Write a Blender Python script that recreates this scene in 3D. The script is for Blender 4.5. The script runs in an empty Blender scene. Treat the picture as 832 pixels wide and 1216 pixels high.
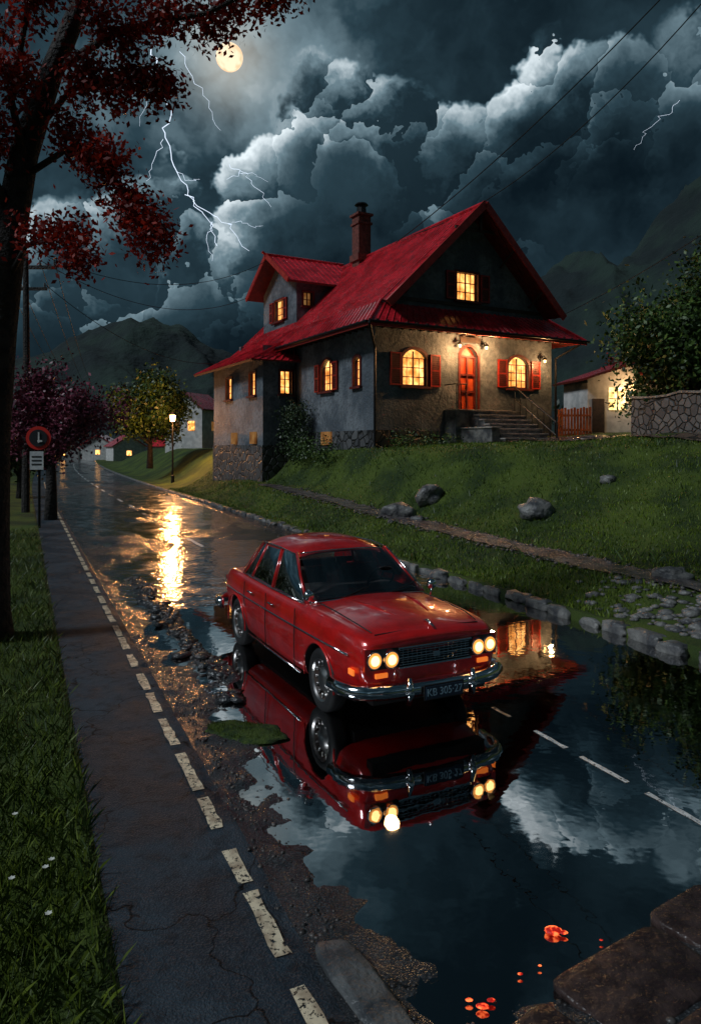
import bpy, bmesh, math, random
import numpy as np
from mathutils import Vector, Matrix
random.seed(7); rng=np.random.default_rng(7)
scene=bpy.context.scene
R_=math.radians
# ---------------------------------------------------------------- helpers
def link(o):
    scene.collection.objects.link(o); return o
def empty(name,loc=(0,0,0),rz=0,scale=1):
    e=bpy.data.objects.new(name,None); link(e); e.location=loc; e.rotation_euler=(0,0,rz); e.scale=(scale,)*3; return e
def np_obj(name,V,F,mats,parent=None,smooth=False,midx=None):
    me=bpy.data.meshes.new(name)
    if isinstance(F,np.ndarray):
        V=np.asarray(V,dtype=np.float32); n=F.shape[1]
        me.vertices.add(len(V)); me.vertices.foreach_set('co',V.ravel())
        me.loops.add(F.size); me.loops.foreach_set('vertex_index',F.astype(np.int32).ravel())
        me.polygons.add(len(F)); me.polygons.foreach_set('loop_start',np.arange(0,F.size,n,dtype=np.int32))
        me.update(calc_edges=True)
    else:
        me.from_pydata([tuple(v) for v in V],[],F); me.update()
    for m in (mats if isinstance(mats,(list,tuple)) else [mats]): me.materials.append(m)
    if midx is not None: me.polygons.foreach_set('material_index',np.asarray(midx,dtype=np.int32))
    if smooth: me.polygons.foreach_set('use_smooth',np.ones(len(me.polygons),dtype=bool))
    me.update()
    o=bpy.data.objects.new(name,me); link(o)
    if parent: o.parent=parent
    return o
class MB:
    def __init__(s): s.v=[]; s.f=[]; s.m=[]
    def poly(s,pts,m=0,M=None):
        i=len(s.v)
        for p in pts:
            p=Vector(p); s.v.append(tuple(M@p if M else p))
        s.f.append(list(range(i,i+len(pts)))); s.m.append(m)
    def box(s,c,d,m=0,M=None,R=None):
        i=len(s.v); hx,hy,hz=d[0]/2,d[1]/2,d[2]/2
        for X in(-1,1):
            for Y in(-1,1):
                for Z in(-1,1):
                    p=Vector((X*hx,Y*hy,Z*hz))
                    if R: p=R@p
                    p=p+Vector(c)
                    s.v.append(tuple(M@p if M else p))
        for q in((0,1,3,2),(4,6,7,5),(0,4,5,1),(2,3,7,6),(0,2,6,4),(1,5,7,3)):
            s.f.append([i+k for k in q]); s.m.append(m)
    def tube(s,pts,rad,n=8,m=0,M=None,cap=True):
        pts=[Vector(p) for p in pts]
        if not isinstance(rad,(list,tuple)): rad=[rad]*len(pts)
        i0=len(s.v); prev=None
        for j,p in enumerate(pts):
            d=(pts[min(j+1,len(pts)-1)]-pts[max(j-1,0)]).normalized()
            if prev is None:
                a=Vector((0,0,1)) if abs(d.z)<.9 else Vector((1,0,0))
                x=d.cross(a).normalized()
            else: x=(prev-d*prev.dot(d)).normalized()
            prev=x; y=d.cross(x)
            for k in range(n):
                an=2*math.pi*k/n
                q=p+(x*math.cos(an)+y*math.sin(an))*rad[j]
                s.v.append(tuple(M@q if M else q))
        for j in range(len(pts)-1):
            for k in range(n):
                a=i0+j*n+k; b=i0+j*n+(k+1)%n
                s.f.append([a,b,b+n,a+n]); s.m.append(m)
        if cap:
            s.f.append([i0+k for k in range(n)][::-1]); s.m.append(m)
            e=i0+(len(pts)-1)*n; s.f.append([e+k for k in range(n)]); s.m.append(m)
    def sweep(s,pts,prof,m=0):
        pts=[Vector(p) for p in pts]; i0=len(s.v); n=len(prof)
        for j,p in enumerate(pts):
            d=(pts[min(j+1,len(pts)-1)]-pts[max(j-1,0)]); d.z=0; d.normalize()
            nrm=Vector((d.y,-d.x,0))
            for (o,z) in prof:
                q=p+nrm*o; s.v.append((q.x,q.y,p.z+z))
        for j in range(len(pts)-1):
            for k in range(n):
                a=i0+j*n+k; b=i0+j*n+(k+1)%n
                s.f.append([a,b,b+n,a+n]); s.m.append(m)
        s.f.append([i0+k for k in range(n)][::-1]); s.m.append(m)
        e=i0+(len(pts)-1)*n; s.f.append([e+k for k in range(n)]); s.m.append(m)
    def slab(s,q,th,m=0,me=None):
        q=[Vector(p) for p in q]
        nrm=(q[1]-q[0]).cross(q[-1]-q[0]).normalized()
        if nrm.z<0: nrm=-nrm
        b=[p-nrm*th for p in q]; n=len(q); me=m if me is None else me
        s.poly(q,m); s.poly(b[::-1],me)
        for i in range(n): s.poly([q[i],q[(i+1)%n],b[(i+1)%n],b[i]],me)
    def patch(s,c00,c10,c11,c01,bulge=(0,0,0),nu=8,nv=6,m=0,pu=1,pv=1):
        c00,c10,c11,c01,bulge=map(Vector,(c00,c10,c11,c01,bulge)); i0=len(s.v)
        for j in range(nv+1):
            for i in range(nu+1):
                u=i/nu; v=j/nv
                p=(c00*(1-u)+c10*u)*(1-v)+(c01*(1-u)+c11*u)*v
                w=(1-abs(2*u-1)**2)*pu+(1-pu); w2=(1-abs(2*v-1)**2)*pv+(1-pv)
                s.v.append(tuple(p+bulge*w*w2))
        for j in range(nv):
            for i in range(nu):
                a=i0+j*(nu+1)+i; s.f.append([a,a+1,a+nu+2,a+nu+1]); s.m.append(m)
    def obj(s,name,mats,parent=None,smooth=False,bevel=0,recalc=False):
        o=np_obj(name,s.v,s.f,mats,parent,smooth,s.m)
        if recalc:
            bm=bmesh.new(); bm.from_mesh(o.data); bmesh.ops.recalc_face_normals(bm,faces=bm.faces); bm.to_mesh(o.data); bm.free()
        if bevel:
            b=o.modifiers.new('b','BEVEL'); b.width=bevel; b.segments=2; b.limit_method='ANGLE'
        return o
def hashn(i,j,seed):
    n=(i.astype(np.int64)*374761393+j.astype(np.int64)*668265263+seed*974634777)&0x7fffffff
    n=((n^(n>>13))*1274126177)&0x7fffffff
    return ((n^(n>>16))&0xffff)/65535.0
def vn(x,y,seed=0):
    xi=np.floor(x); yi=np.floor(y); fx=x-xi; fy=y-yi
    fx=fx*fx*(3-2*fx); fy=fy*fy*(3-2*fy)
    a=hashn(xi,yi,seed); b=hashn(xi+1,yi,seed); c=hashn(xi,yi+1,seed); d=hashn(xi+1,yi+1,seed)
    return (a*(1-fx)+b*fx)*(1-fy)+(c*(1-fx)+d*fx)*fy
def fbm(x,y,seed=0,o=4):
    r=0;a=.5;t=0
    for k in range(o):
        r=r+a*vn(x*2**k,y*2**k,seed+k); t+=a; a*=.5
    return r/t
def sm(x): x=np.clip(x,0,1); return x*x*(3-2*x)
# ---------------------------------------------------------------- node helpers
def setin(nt,sock,val):
    if isinstance(val,bpy.types.NodeSocket): nt.links.new(val,sock)
    else: sock.default_value=val
def MA(nt,op,a,b=0,c=0,clamp=False):
    n=nt.nodes.new('ShaderNodeMath'); n.operation=op; n.use_clamp=clamp
    for i,v in enumerate((a,b,c)): setin(nt,n.inputs[i],v)
    return n.outputs[0]
def SS(nt,x,a,b):
    n=nt.nodes.new('ShaderNodeMapRange'); n.interpolation_type='SMOOTHSTEP'
    setin(nt,n.inputs['Value'],x); setin(nt,n.inputs['From Min'],a); setin(nt,n.inputs['From Max'],b); return n.outputs[0]
def MIX(nt,f,a,b,blend='MIX'):
    n=nt.nodes.new('ShaderNodeMix'); n.data_type='RGBA'; n.blend_type=blend
    setin(nt,n.inputs[0],f); setin(nt,n.inputs[6],a if not isinstance(a,tuple) else (*a,1)[:4]); setin(nt,n.inputs[7],b if not isinstance(b,tuple) else (*b,1)[:4]); return n.outputs[2]
def newmat(name):
    m=bpy.data.materials.new(name); m.use_nodes=True; nt=m.node_tree
    return m,nt,nt.nodes['Principled BSDF'],nt.nodes['Material Output']
def noise(nt,scale,detail=4,vec=None,rough=.55,dist=0):
    n=nt.nodes.new('ShaderNodeTexNoise'); n.inputs['Scale'].default_value=scale; n.inputs['Detail'].default_value=detail; n.inputs['Roughness'].default_value=rough; n.inputs['Distortion'].default_value=dist
    if vec is None: vec=nt.nodes.new('ShaderNodeTexCoord').outputs['Object']
    nt.links.new(vec,n.inputs['Vector']); return n.outputs['Fac']
def bump(nt,b,h,st,dist,sock='Normal'):
    bn=nt.nodes.new('ShaderNodeBump'); bn.inputs['Strength'].default_value=st; bn.inputs['Distance'].default_value=dist
    nt.links.new(h,bn.inputs['Height']); nt.links.new(bn.outputs[0],b.inputs[sock])
def pmat(name,c1,c2=None,rough=.6,metal=0,ns=4,bs=30,bmp=.1,coat=0,rvar=0,emit=None,es=0,bd=.02,contrast=(.35,.65)):
    m,nt,b,out=newmat(name)
    if c2:
        f=SS(nt,noise(nt,ns,3),*contrast); nt.links.new(MIX(nt,f,c1,c2),b.inputs['Base Color'])
    else: b.inputs['Base Color'].default_value=(*c1,1)
    b.inputs['Metallic'].default_value=metal; b.inputs['Coat Weight'].default_value=coat; b.inputs['Coat Roughness'].default_value=.03
    if rvar: nt.links.new(MA(nt,'MULTIPLY_ADD',noise(nt,ns*2.3,2),rvar*2,rough-rvar),b.inputs['Roughness'])
    else: b.inputs['Roughness'].default_value=rough
    if bmp: bump(nt,b,noise(nt,bs,3),bmp,bd)
    if emit: b.inputs['Emission Color'].default_value=(*emit,1); b.inputs['Emission Strength'].default_value=es
    return m
def voro(nt,scale,feature='F1',vec=None):
    n=nt.nodes.new('ShaderNodeTexVoronoi'); n.feature=feature; n.inputs['Scale'].default_value=scale
    if vec is None: vec=nt.nodes.new('ShaderNodeTexCoord').outputs['Object']
    nt.links.new(vec,n.inputs['Vector']); return n
# ---------------------------------------------------------------- materials
def leafmat(name,c1,c2,ns=1.2,trans=.25):
    m,nt,b,out=newmat(name)
    g=nt.nodes.new('ShaderNodeNewGeometry')
    f=MA(nt,'ADD',MA(nt,'MULTIPLY',g.outputs['Random Per Island'],.5),MA(nt,'MULTIPLY',noise(nt,ns,2),.6))
    c=MIX(nt,SS(nt,f,.25,.85),c1,c2)
    nt.links.new(c,b.inputs['Base Color']); b.inputs['Roughness'].default_value=.5
    if trans:
        tr=nt.nodes.new('ShaderNodeBsdfTranslucent'); nt.links.new(c,tr.inputs['Color'])
        mx=nt.nodes.new('ShaderNodeMixShader'); mx.inputs[0].default_value=trans
        nt.links.new(b.outputs[0],mx.inputs[1]); nt.links.new(tr.outputs[0],mx.inputs[2]); nt.links.new(mx.outputs[0],out.inputs[0])
    return m
M_leaf_red=leafmat('leaf_dark_red',(.08,.004,.004),(.46,.028,.012),trans=.35)
M_leaf_purple=leafmat('leaf_purple',(.06,.012,.03),(.26,.04,.08),trans=0)
M_leaf_green=leafmat('leaf_green',(.012,.035,.008),(.07,.13,.02),.6,0)
M_leaf_dark=leafmat('leaf_dark_green',(.01,.022,.01),(.04,.07,.02),.5,0)
M_grass=leafmat('grass_blade',(.016,.042,.002),(.15,.22,.010),.38,0)
M_grass_dry=leafmat('grass_verge',(.015,.042,.003),(.11,.15,.012),.8,0)
M_flower=pmat('flower_white',(.75,.75,.68),bmp=0)
M_bark=pmat('bark',(.012,.010,.010),(.04,.032,.028),rough=.8,ns=6,bs=14,bmp=1,bd=.08)
M_ground=pmat('ground_grass',(.014,.034,.003),(.065,.10,.008),rough=.9,ns=.6,bs=25,bmp=.8,bd=.05)
M_stone=pmat('field_stone',(.06,.062,.068),(.20,.195,.185),rough=.45,ns=3,bs=9,bmp=.9,bd=.05,rvar=.15)
M_pebble=pmat('pebble',(.028,.025,.025),(.11,.095,.088),rough=.35,ns=8,bmp=0,rvar=.15)
M_concrete=pmat('concrete',(.045,.05,.056),(.13,.135,.135),rough=.4,ns=5,bs=25,bmp=.8,rvar=.2)
M_dark=pmat('black_rubber',(.012,.012,.013),rough=.6,bmp=0)
M_iron=pmat('black_iron',(.02,.02,.022),rough=.4,metal=.6,bmp=0)
M_wood_red=pmat('painted_wood_red',(.30,.014,.008),(.45,.03,.015),rough=.4,ns=7,bmp=0)
M_shut=pmat('shutter_wood',(.10,.012,.008),(.17,.022,.012),rough=.5,ns=7,bmp=0)
M_trim=pmat('wood_trim_dark',(.09,.012,.010),(.16,.02,.014),rough=.5,ns=5,bmp=0)
M_beam=pmat('dark_beam',(.03,.02,.016),(.06,.035,.025),rough=.6,ns=5,bmp=0)
M_door=pmat('door_wood',(.38,.04,.012),(.55,.08,.02),rough=.4,ns=4,bs=20,bmp=.2)
M_brick=pmat('chimney_brick',(.10,.03,.02),(.20,.055,.04),rough=.7,ns=9,bs=30,bmp=.5)
M_fence=pmat('fence_wood',(.30,.08,.03),(.45,.14,.06),rough=.6,ns=5,bmp=0)
M_white=pmat('white_render',(.42,.42,.41),(.6,.59,.57),rough=.8,ns=2,bmp=0)
def plaster():
    m,nt,b,out=newmat('grey_plaster')
    n1=SS(nt,noise(nt,.9,5,rough=.65),.38,.66); n2=noise(nt,7,4,rough=.7)
    c=MIX(nt,n1,(.075,.095,.118),(.20,.225,.25)); c=MIX(nt,MA(nt,'MULTIPLY',SS(nt,n2,.4,.7),.7),c,(.05,.058,.066))
    nt.links.new(c,b.inputs['Base Color']); b.inputs['Roughness'].default_value=.7
    bump(nt,b,n2,.9,.07); return m
M_plaster=plaster()
def rubble(name,scale,c1,c2,mort,rough=.6):
    m,nt,b,out=newmat(name)
    v=voro(nt,scale,'DISTANCE_TO_EDGE'); v2=voro(nt,scale,'F1')
    sep=nt.nodes.new('ShaderNodeSeparateColor'); nt.links.new(v2.outputs['Color'],sep.inputs[0])
    e=SS(nt,v.outputs['Distance'],.0,.11)
    c=MIX(nt,sep.outputs[0],c1,c2); c=MIX(nt,MA(nt,'MULTIPLY',noise(nt,9,3),.7),c,(.03,.03,.03))
    nt.links.new(MIX(nt,e,mort,c),b.inputs['Base Color']); bump(nt,b,e,1,.07); b.inputs['Roughness'].default_value=rough
    return m
M_rubble=rubble('rubble_stone',3.2,(.05,.055,.065),(.17,.172,.175),(.02,.02,.02))
M_paving=rubble('wet_paving',2.0,(.12,.07,.055),(.24,.16,.12),(.02,.02,.018),.1)
def roofmat():
    m,nt,b,out=newmat('roof_red_metal_tile')
    n1=SS(nt,noise(nt,1.1,5,rough=.65),.35,.65); n2=noise(nt,7,3)
    c=MIX(nt,n1,(.44,.008,.014),(.84,.030,.050)); c=MIX(nt,MA(nt,'MULTIPLY',SS(nt,n2,.48,.72),.75),c,(.13,.008,.012))
    nt.links.new(c,b.inputs['Base Color'])
    nt.links.new(MA(nt,'MULTIPLY_ADD',n2,.45,.06),b.inputs['Roughness']); b.inputs['Coat Weight'].default_value=.8; b.inputs['Coat Roughness'].default_value=.16
    tc=nt.nodes.new('ShaderNodeTexCoord'); sp=nt.nodes.new('ShaderNodeSeparateXYZ'); nt.links.new(tc.outputs['Object'],sp.inputs[0])
    bump(nt,b,MA(nt,'ADD',MA(nt,'FRACT',MA(nt,'MULTIPLY',sp.outputs['Z'],5.5)),MA(nt,'MULTIPLY',n2,.8)),.7,.05); return m
M_roof=roofmat()
def windowmat(name,strength=1.6,col1=(1,.32,.05),col2=(1,.62,.22)):
    m,nt,b,out=newmat(name)
    n1=SS(nt,noise(nt,2.6,3),.3,.7)
    tc=nt.nodes.new('ShaderNodeTexCoord'); mp=nt.nodes.new('ShaderNodeMapping'); mp.inputs['Scale'].default_value=(1,1,.08); nt.links.new(tc.outputs['Object'],mp.inputs[0])
    cur=noise(nt,16,2,vec=mp.outputs[0])
    f=MA(nt,'MULTIPLY',n1,MA(nt,'ADD',MA(nt,'MULTIPLY',cur,1.4),-.1))
    nt.links.new(MIX(nt,f,col1,col2),b.inputs['Emission Color'])
    nt.links.new(MA(nt,'MULTIPLY',MA(nt,'ADD',f,.34),strength),b.inputs['Emission Strength'])
    b.inputs['Base Color'].default_value=(.2,.1,.04,1); b.inputs['Roughness'].default_value=.15
    return m
M_win=windowmat('lit_window',3.0)
M_win_dim=windowmat('dim_window',.2)
M_chrome=pmat('chrome',(.8,.8,.81),rough=.1,metal=1,bmp=0)
def asphalt(name,c1,c2,r0,r1,grain=.5,bst=.8,spec=.8):
    m,nt,b,out=newmat(name)
    big=noise(nt,.8,4,rough=.65); fine=noise(nt,75,1); mid=noise(nt,8,4,rough=.7)
    c=MIX(nt,SS(nt,big,.35,.68),c1,c2); c=MIX(nt,MA(nt,'MULTIPLY',SS(nt,fine,.52,.68),grain),c,(.13,.14,.15)); c=MIX(nt,MA(nt,'MULTIPLY',SS(nt,mid,.45,.7),.6),c,(.013,.014,.016))
    tc=nt.nodes.new('ShaderNodeTexCoord'); va=nt.nodes.new('ShaderNodeVectorMath'); va.operation='MULTIPLY_ADD'
    nn=nt.nodes.new('ShaderNodeTexNoise'); nn.inputs['Scale'].default_value=2.5; nn.inputs['Detail'].default_value=3; nt.links.new(tc.outputs['Object'],nn.inputs['Vector'])
    nt.links.new(nn.outputs['Color'],va.inputs[0]); va.inputs[1].default_value=(.7,.7,.7); nt.links.new(tc.outputs['Object'],va.inputs[2])
    v=voro(nt,.8,'DISTANCE_TO_EDGE',vec=va.outputs[0])
    c=MIX(nt,SS(nt,v.outputs['Distance'],.0,.012),(.003,.003,.003),c)
    nt.links.new(c,b.inputs['Base Color'])
    nt.links.new(MA(nt,'MULTIPLY_ADD',SS(nt,big,.35,.65),r1-r0,r0),b.inputs['Roughness'])
    bump(nt,b,MA(nt,'ADD',MA(nt,'MULTIPLY',fine,.6),mid),bst,.014)
    b.inputs['Specular IOR Level'].default_value=spec
    return m
M_road=asphalt('wet_asphalt',(.018,.020,.023),(.038,.036,.037),.08,.26)
M_shoulder=asphalt('shoulder_asphalt',(.018,.030,.042),(.046,.066,.085),.45,.7,.30,1.0,.2)
def paintmat(name,c1,c2,th):
    m,nt,b,out=newmat(name)
    b.inputs['Roughness'].default_value=.4
    nt.links.new(MIX(nt,SS(nt,noise(nt,9,3),.35,.65),c1,c2),b.inputs['Base Color'])
    tr=nt.nodes.new('ShaderNodeBsdfTransparent'); mx=nt.nodes.new('ShaderNodeMixShader')
    f=SS(nt,noise(nt,24,5,rough=.75),th,th+.04); nt.links.new(f,mx.inputs[0]); nt.links.new(b.outputs[0],mx.inputs[1]); nt.links.new(tr.outputs[0],mx.inputs[2]); nt.links.new(mx.outputs[0],out.inputs[0])
    return m
M_paint=paintmat('worn_road_paint',(.88,.74,.52),(.45,.34,.23),.54)
M_paint2=paintmat('white_road_paint',(.75,.76,.75),(.45,.46,.46),.57)
def watermat(name,r0,r1,bs,bst,bd):
    m,nt,b,out=newmat(name)
    nt.nodes.remove(b)
    tr=nt.nodes.new('ShaderNodeBsdfTransparent'); tr.inputs[0].default_value=(.42,.42,.40,1)
    gl=nt.nodes.new('ShaderNodeBsdfGlossy'); gl.inputs['Color'].default_value=(1,1,1,1)
    n=noise(nt,1.6,3); nt.links.new(MA(nt,'MULTIPLY_ADD',SS(nt,n,.4,.7),r1-r0,r0),gl.inputs['Roughness'])
    fr=nt.nodes.new('ShaderNodeFresnel'); fr.inputs['IOR'].default_value=2.4
    bump(nt,gl,noise(nt,bs,2),bst,bd)
    mx=nt.nodes.new('ShaderNodeMixShader'); nt.links.new(MA(nt,'MULTIPLY_ADD',fr.outputs[0],1.0,.20,clamp=True),mx.inputs[0])
    nt.links.new(tr.outputs[0],mx.inputs[1]); nt.links.new(gl.outputs[0],mx.inputs[2]); nt.links.new(mx.outputs[0],out.inputs[0])
    return m
M_water=watermat('puddle_water',.008,.05,5,.05,.02)
M_water_far=watermat('rippled_water',.09,.24,4,.5,.04)
def emat(name,c,s): return pmat(name,c,bmp=0,emit=c,es=s)
# ---------------------------------------------------------------- frames
TH=R_(24.5); rx,ry=math.cos(TH),math.sin(TH)
def curve_off(s): return .0004*np.clip(s-40,0,None)**2
def ts2w(t,s):
    t=np.asarray(t,float); s=np.asarray(s,float); tt=t+curve_off(s)
    return tt*rx-s*ry, tt*ry+s*rx
def w2ts(x,y):
    s=-x*ry+y*rx; return x*rx+y*ry-curve_off(s), s
def ground_h(t,s):
    t=np.asarray(t,float); s=np.asarray(s,float)
    p=.38+.6*sm((s-10)/26)
    T=13.2+(1-sm((s-11)/13))*7.5
    P=2.68+np.clip((t-13.4)*.06,0,.85)
    up=np.where(t<8.5,.12,np.where(t<10,.12+(p-.12)*sm((t-8.5)/1.5),np.where(t<11.1,p,0)))
    ramp=p+(P-p)*(sm((t-11.1)/(T-11.1))*.75+.25*np.clip((t-11.1)/(T-11.1),0,1))
    A=np.where(t<11.1,up,ramp)
    B=.12+2.48*sm((t-8.7)/5)
    f=sm((s-33)/8); z=A*(1-f)+B*f
    z=z*(1-sm((s-85)/50))
    inner=(t>.48)&(t<8.15)
    left=.028+.10*sm((.2-t)/2.5)+.12*(fbm(t*.5,s*.5,3)-.5)*sm((.1-t)/1)
    z=np.where(t<.48,left,z); z=np.where(inner,-.35,z)
    nz=(fbm(t*.6,s*.6,9)-.5)*.42*sm((t-11.5)/3)*(1-.8*sm((s-22)/4))+(fbm(t*2,s*2,19)-.5)*.10*sm((t-8.3)/.5)
    return z+nz*(1-sm((s-85)/50))
ta=np.concatenate([-np.geomspace(900,6,26),np.linspace(-5.5,.25,24),[.35,.47,.5,4,8.1,8.16,8.2],np.linspace(8.3,26,70),np.geomspace(27,1200,26)])
sa=np.concatenate([[-60,-30,-10],np.linspace(-5,48,160),np.linspace(49,140,60),np.geomspace(145,2500,24)])
Tg,Sg=np.meshgrid(ta,sa)
def grid_faces(nr,nc):
    i=np.arange(nr*nc).reshape(nr,nc); return np.stack([i[:-1,:-1],i[:-1,1:],i[1:,1:],i[1:,:-1]],-1).reshape(-1,4)
X,Y=ts2w(Tg,Sg); X=np.where(Sg>200,(Tg+10.24)*rx-Sg*ry,X); Y=np.where(Sg>200,(Tg+10.24)*ry+Sg*rx,Y)
np_obj('ground',np.stack([X,Y,ground_h(Tg,Sg)],-1).reshape(-1,3),grid_faces(len(sa),len(ta)),M_ground,smooth=True)
WL=-.02
def road_h(t,s):
    n1=fbm(t*1.3,s*.9,31); n2=fbm(t*6,s*6,41); n3=fbm(t*20,s*20,51,3)
    shore=1.78+.7*(n1-.5)+.35*(n2-.5)
    W=(t-shore)/.35
    W=np.where(t>1.5,np.minimum(W,(s-2.85-.1*sm((t-2.5)/1.5)+.8*(n1-.5)+.5*(n2-.5))/.25),W)
    f=sm((s-13)/9); W=W*(1-f)+f*np.minimum(W,(fbm(t*.7,s*.35,61)-.45)*6+ (n2-.5)*1)
    W=W-2.6*np.exp(-((t-2.15-.5*(n1-.5))/.13)**2)*sm((s-8.2)/.6)*(1-sm((s-15)/2))*(.4+n2)
    W=W-1.3*np.exp(-((t-4.6)/.09)**2)*(1-sm((s-7)/2))
    W=W-1.9*np.exp(-((t-(6.0+.35*(s-6))-.8*(n1-.5))/.07)**2)*(n2+.2)*(1-sm((s-9)/2))
    W=W-1.5*sm((t-7.4-.8*(n1-.5))/.4)
    h=WL-.035*np.clip(W,-1,1.3)+.022*(n2-.5)+.008*(n3-.5)
    sh=.03+.008*(n1-.5)+.005*(n3-.5)
    edge=1.42+.20*(n2-.5)
    k=sm((edge-t)/.04)
    return h*(1-k)+sh*k
tr_=np.linspace(.45,8.12,190); sr_=np.concatenate([np.arange(.5,16,.05),np.arange(16,45,.22),np.arange(45,200,2.5)])
Tg,Sg=np.meshgrid(tr_,sr_); X,Y=ts2w(Tg,Sg)
F=grid_faces(len(sr_),len(tr_)); ctr=Tg[:-1,:-1].reshape(-1)
np_obj('road',np.stack([X,Y,road_h(Tg,Sg)],-1).reshape(-1,3),F,[M_road,M_shoulder],smooth=True,midx=(ctr<1.42).astype(int))
tw=np.linspace(1.45,8.08,12); sw=np.concatenate([np.arange(.5,45,1),np.arange(45,200,4)])
Tg,Sg=np.meshgrid(tw,sw); X,Y=ts2w(Tg,Sg)
np_obj('puddle_water',np.stack([X,Y,np.full_like(X,WL)],-1).reshape(-1,3),grid_faces(len(sw),len(tw)),[M_water,M_water_far],midx=(Sg[:-1,:-1].reshape(-1)>12.4).astype(int))
mb=MB()
def dash(t0,t1,s0,s1,lift=.006,minz=None,m=0):
    n=max(3,int((s1-s0)/.08)); ss=np.linspace(s0,s1,n); L=[];Rr=[]
    for i,s in enumerate(ss):
        j0=.012*(fbm(np.array(s*9.),np.array(1.),5)-.5)*2; j1=.02*(fbm(np.array(s*9.),np.array(7.),6)-.5)*2
        for lst,t in((L,t0+j0),(Rr,t1+j1)):
            x,y=ts2w(t,s); z=float(road_h(np.array(t),np.array(s)))+lift
            if minz is not None: z=max(z,minz)
            lst.append((float(x),float(y),z))
    for i in range(n-1): mb.poly([L[i],Rr[i],Rr[i+1],L[i+1]],m)
s=2.2; random.seed(3)
while s<60:
    l=random.uniform(.40,.75); g=random.uniform(.08,.35)
    dash(1.23,1.32,s,s+l,.009); s+=l+g
for a,b_ in((2.9,3.4),(3.75,4.3),(4.5,5.05),(5.25,5.7),(6.1,6.4)): dash(4.575,4.625,a,b_,.004,WL+.004,1)
s=20
while s<120: dash(4.5,4.62,s,s+2,.01,WL+.008,1); s+=4.5
mb.obj('road_markings',[M_paint,M_paint2])
def strip(name,f0,f1,ss,mat,lift=.02):
    Tt=[];S=[]
    for u in np.linspace(0,1,9): Tt.append(f0(ss)*(1-u)+f1(ss)*u); S.append(ss)
    Tt=np.array(Tt).T; S=np.array(S).T; X,Y=ts2w(Tt,S)
    return np_obj(name,np.stack([X,Y,ground_h(Tt,S)+lift+.03*(fbm(Tt*4,S*4,77)-.5)],-1).reshape(-1,3),grid_faces(len(ss),9),mat,smooth=True)
M_path=pmat('dirt_path',(.05,.042,.046),(.16,.135,.135),rough=.25,ns=3,bs=30,bmp=.9,bd=.04,rvar=.15)
strip('garden_footpath',lambda s:10.1+.3*(fbm(s*.5,s*0,81)-.5),lambda s:10.95+.3*(fbm(s*.5,s*0,83)-.5),np.linspace(6,33,160),M_path,.04)
# ---------------------------------------------------------------- stones
def ico(sub=1):
    bm=bmesh.new(); bmesh.ops.create_icosphere(bm,subdivisions=sub,radius=1)
    V=np.array([v.co[:] for v in bm.verts]); F=np.array([[v.index for v in f.verts] for f in bm.faces]); bm.free(); return V,F
I1,F1=ico(1); I2,F2=ico(3)
def scatter_stones(name,pos,size,mat,flat=.6,rough=.35):
    n=len(pos); V=np.repeat(I1[None],n,0)*(1+rough*(rng.random((n,len(I1),1))-.5))
    sc=np.stack([rng.uniform(.7,1.4,n),rng.uniform(.7,1.3,n),rng.uniform(.5,1.,n)*flat/.6*.8],-1)*np.asarray(size).reshape(-1,1)
    V=V*sc[:,None,:]; a=rng.uniform(0,6.28,n); c,s_=np.cos(a)[:,None],np.sin(a)[:,None]
    V=np.stack([V[...,0]*c-V[...,1]*s_,V[...,0]*s_+V[...,1]*c,V[...,2]],-1)+pos[:,None,:]
    F=(F1[None]+(np.arange(n)*len(I1))[:,None,None]).reshape(-1,3)
    return np_obj(name,V.reshape(-1,3),F,mat,smooth=False)
def road_pts(t,s,dz=0):
    x,y=ts2w(t,s); return np.stack([x,y,road_h(t,s)+dz],-1)
tt=[];s_=[];sz=[]
def addp(n,tf,sf,z0,z1):
    t=tf(n); s=sf(n,t); tt.append(t); s_.append(s); sz.append(z0*(z1/z0)**(rng.random(n)**2.2))
addp(1300,lambda n:1.58+.11*rng.normal(size=n),lambda n,t:rng.uniform(2.2,11,n),.004,.022)
addp(900,lambda n:1.8+.18*rng.normal(size=n),lambda n,t:rng.uniform(5.2,8,n),.004,.018)
addp(1100,lambda n:2.15+.12*rng.normal(size=n),lambda n,t:rng.uniform(8,16,n),.008,.05)
addp(600,lambda n:rng.uniform(1.6,4.6,n),lambda n,t:2.9+.22*rng.normal(size=n),.005,.03)
addp(80,lambda n:rng.uniform(2.6,4.4,n),lambda n,t:rng.uniform(3,4.4,n),.02,.055)
addp(600,lambda n:7.75+.2*rng.normal(size=n),lambda n,t:rng.uniform(5,26,n),.012,.05)
addp(300,lambda n:rng.uniform(1.5,7.6,n),lambda n,t:rng.uniform(3,20,n),.004,.014)
tt=np.concatenate(tt);s_=np.concatenate(s_);sz=np.concatenate(sz); k=tt>1.36
scatter_stones('gravel',road_pts(tt[k],s_[k],0),sz[k],M_pebble)
n=900; t=rng.choice([10.05,11.0],n)+.1*rng.normal(size=n); s=rng.uniform(6,30,n); x,y=ts2w(t,s)
scatter_stones('path_edge_stones',np.stack([x,y,ground_h(t,s)+.02],-1),.02*(4**rng.random(n)),M_pebble)
n=420; t=rng.uniform(8.5,10.0,n); s=7.0+1.3*rng.normal(size=n); x,y=ts2w(t,s)
scatter_stones('cobble_bank',np.stack([x,y,ground_h(t,s)+.01],-1),.04*(3.5**rng.random(n)),M_stone,.45)
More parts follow.
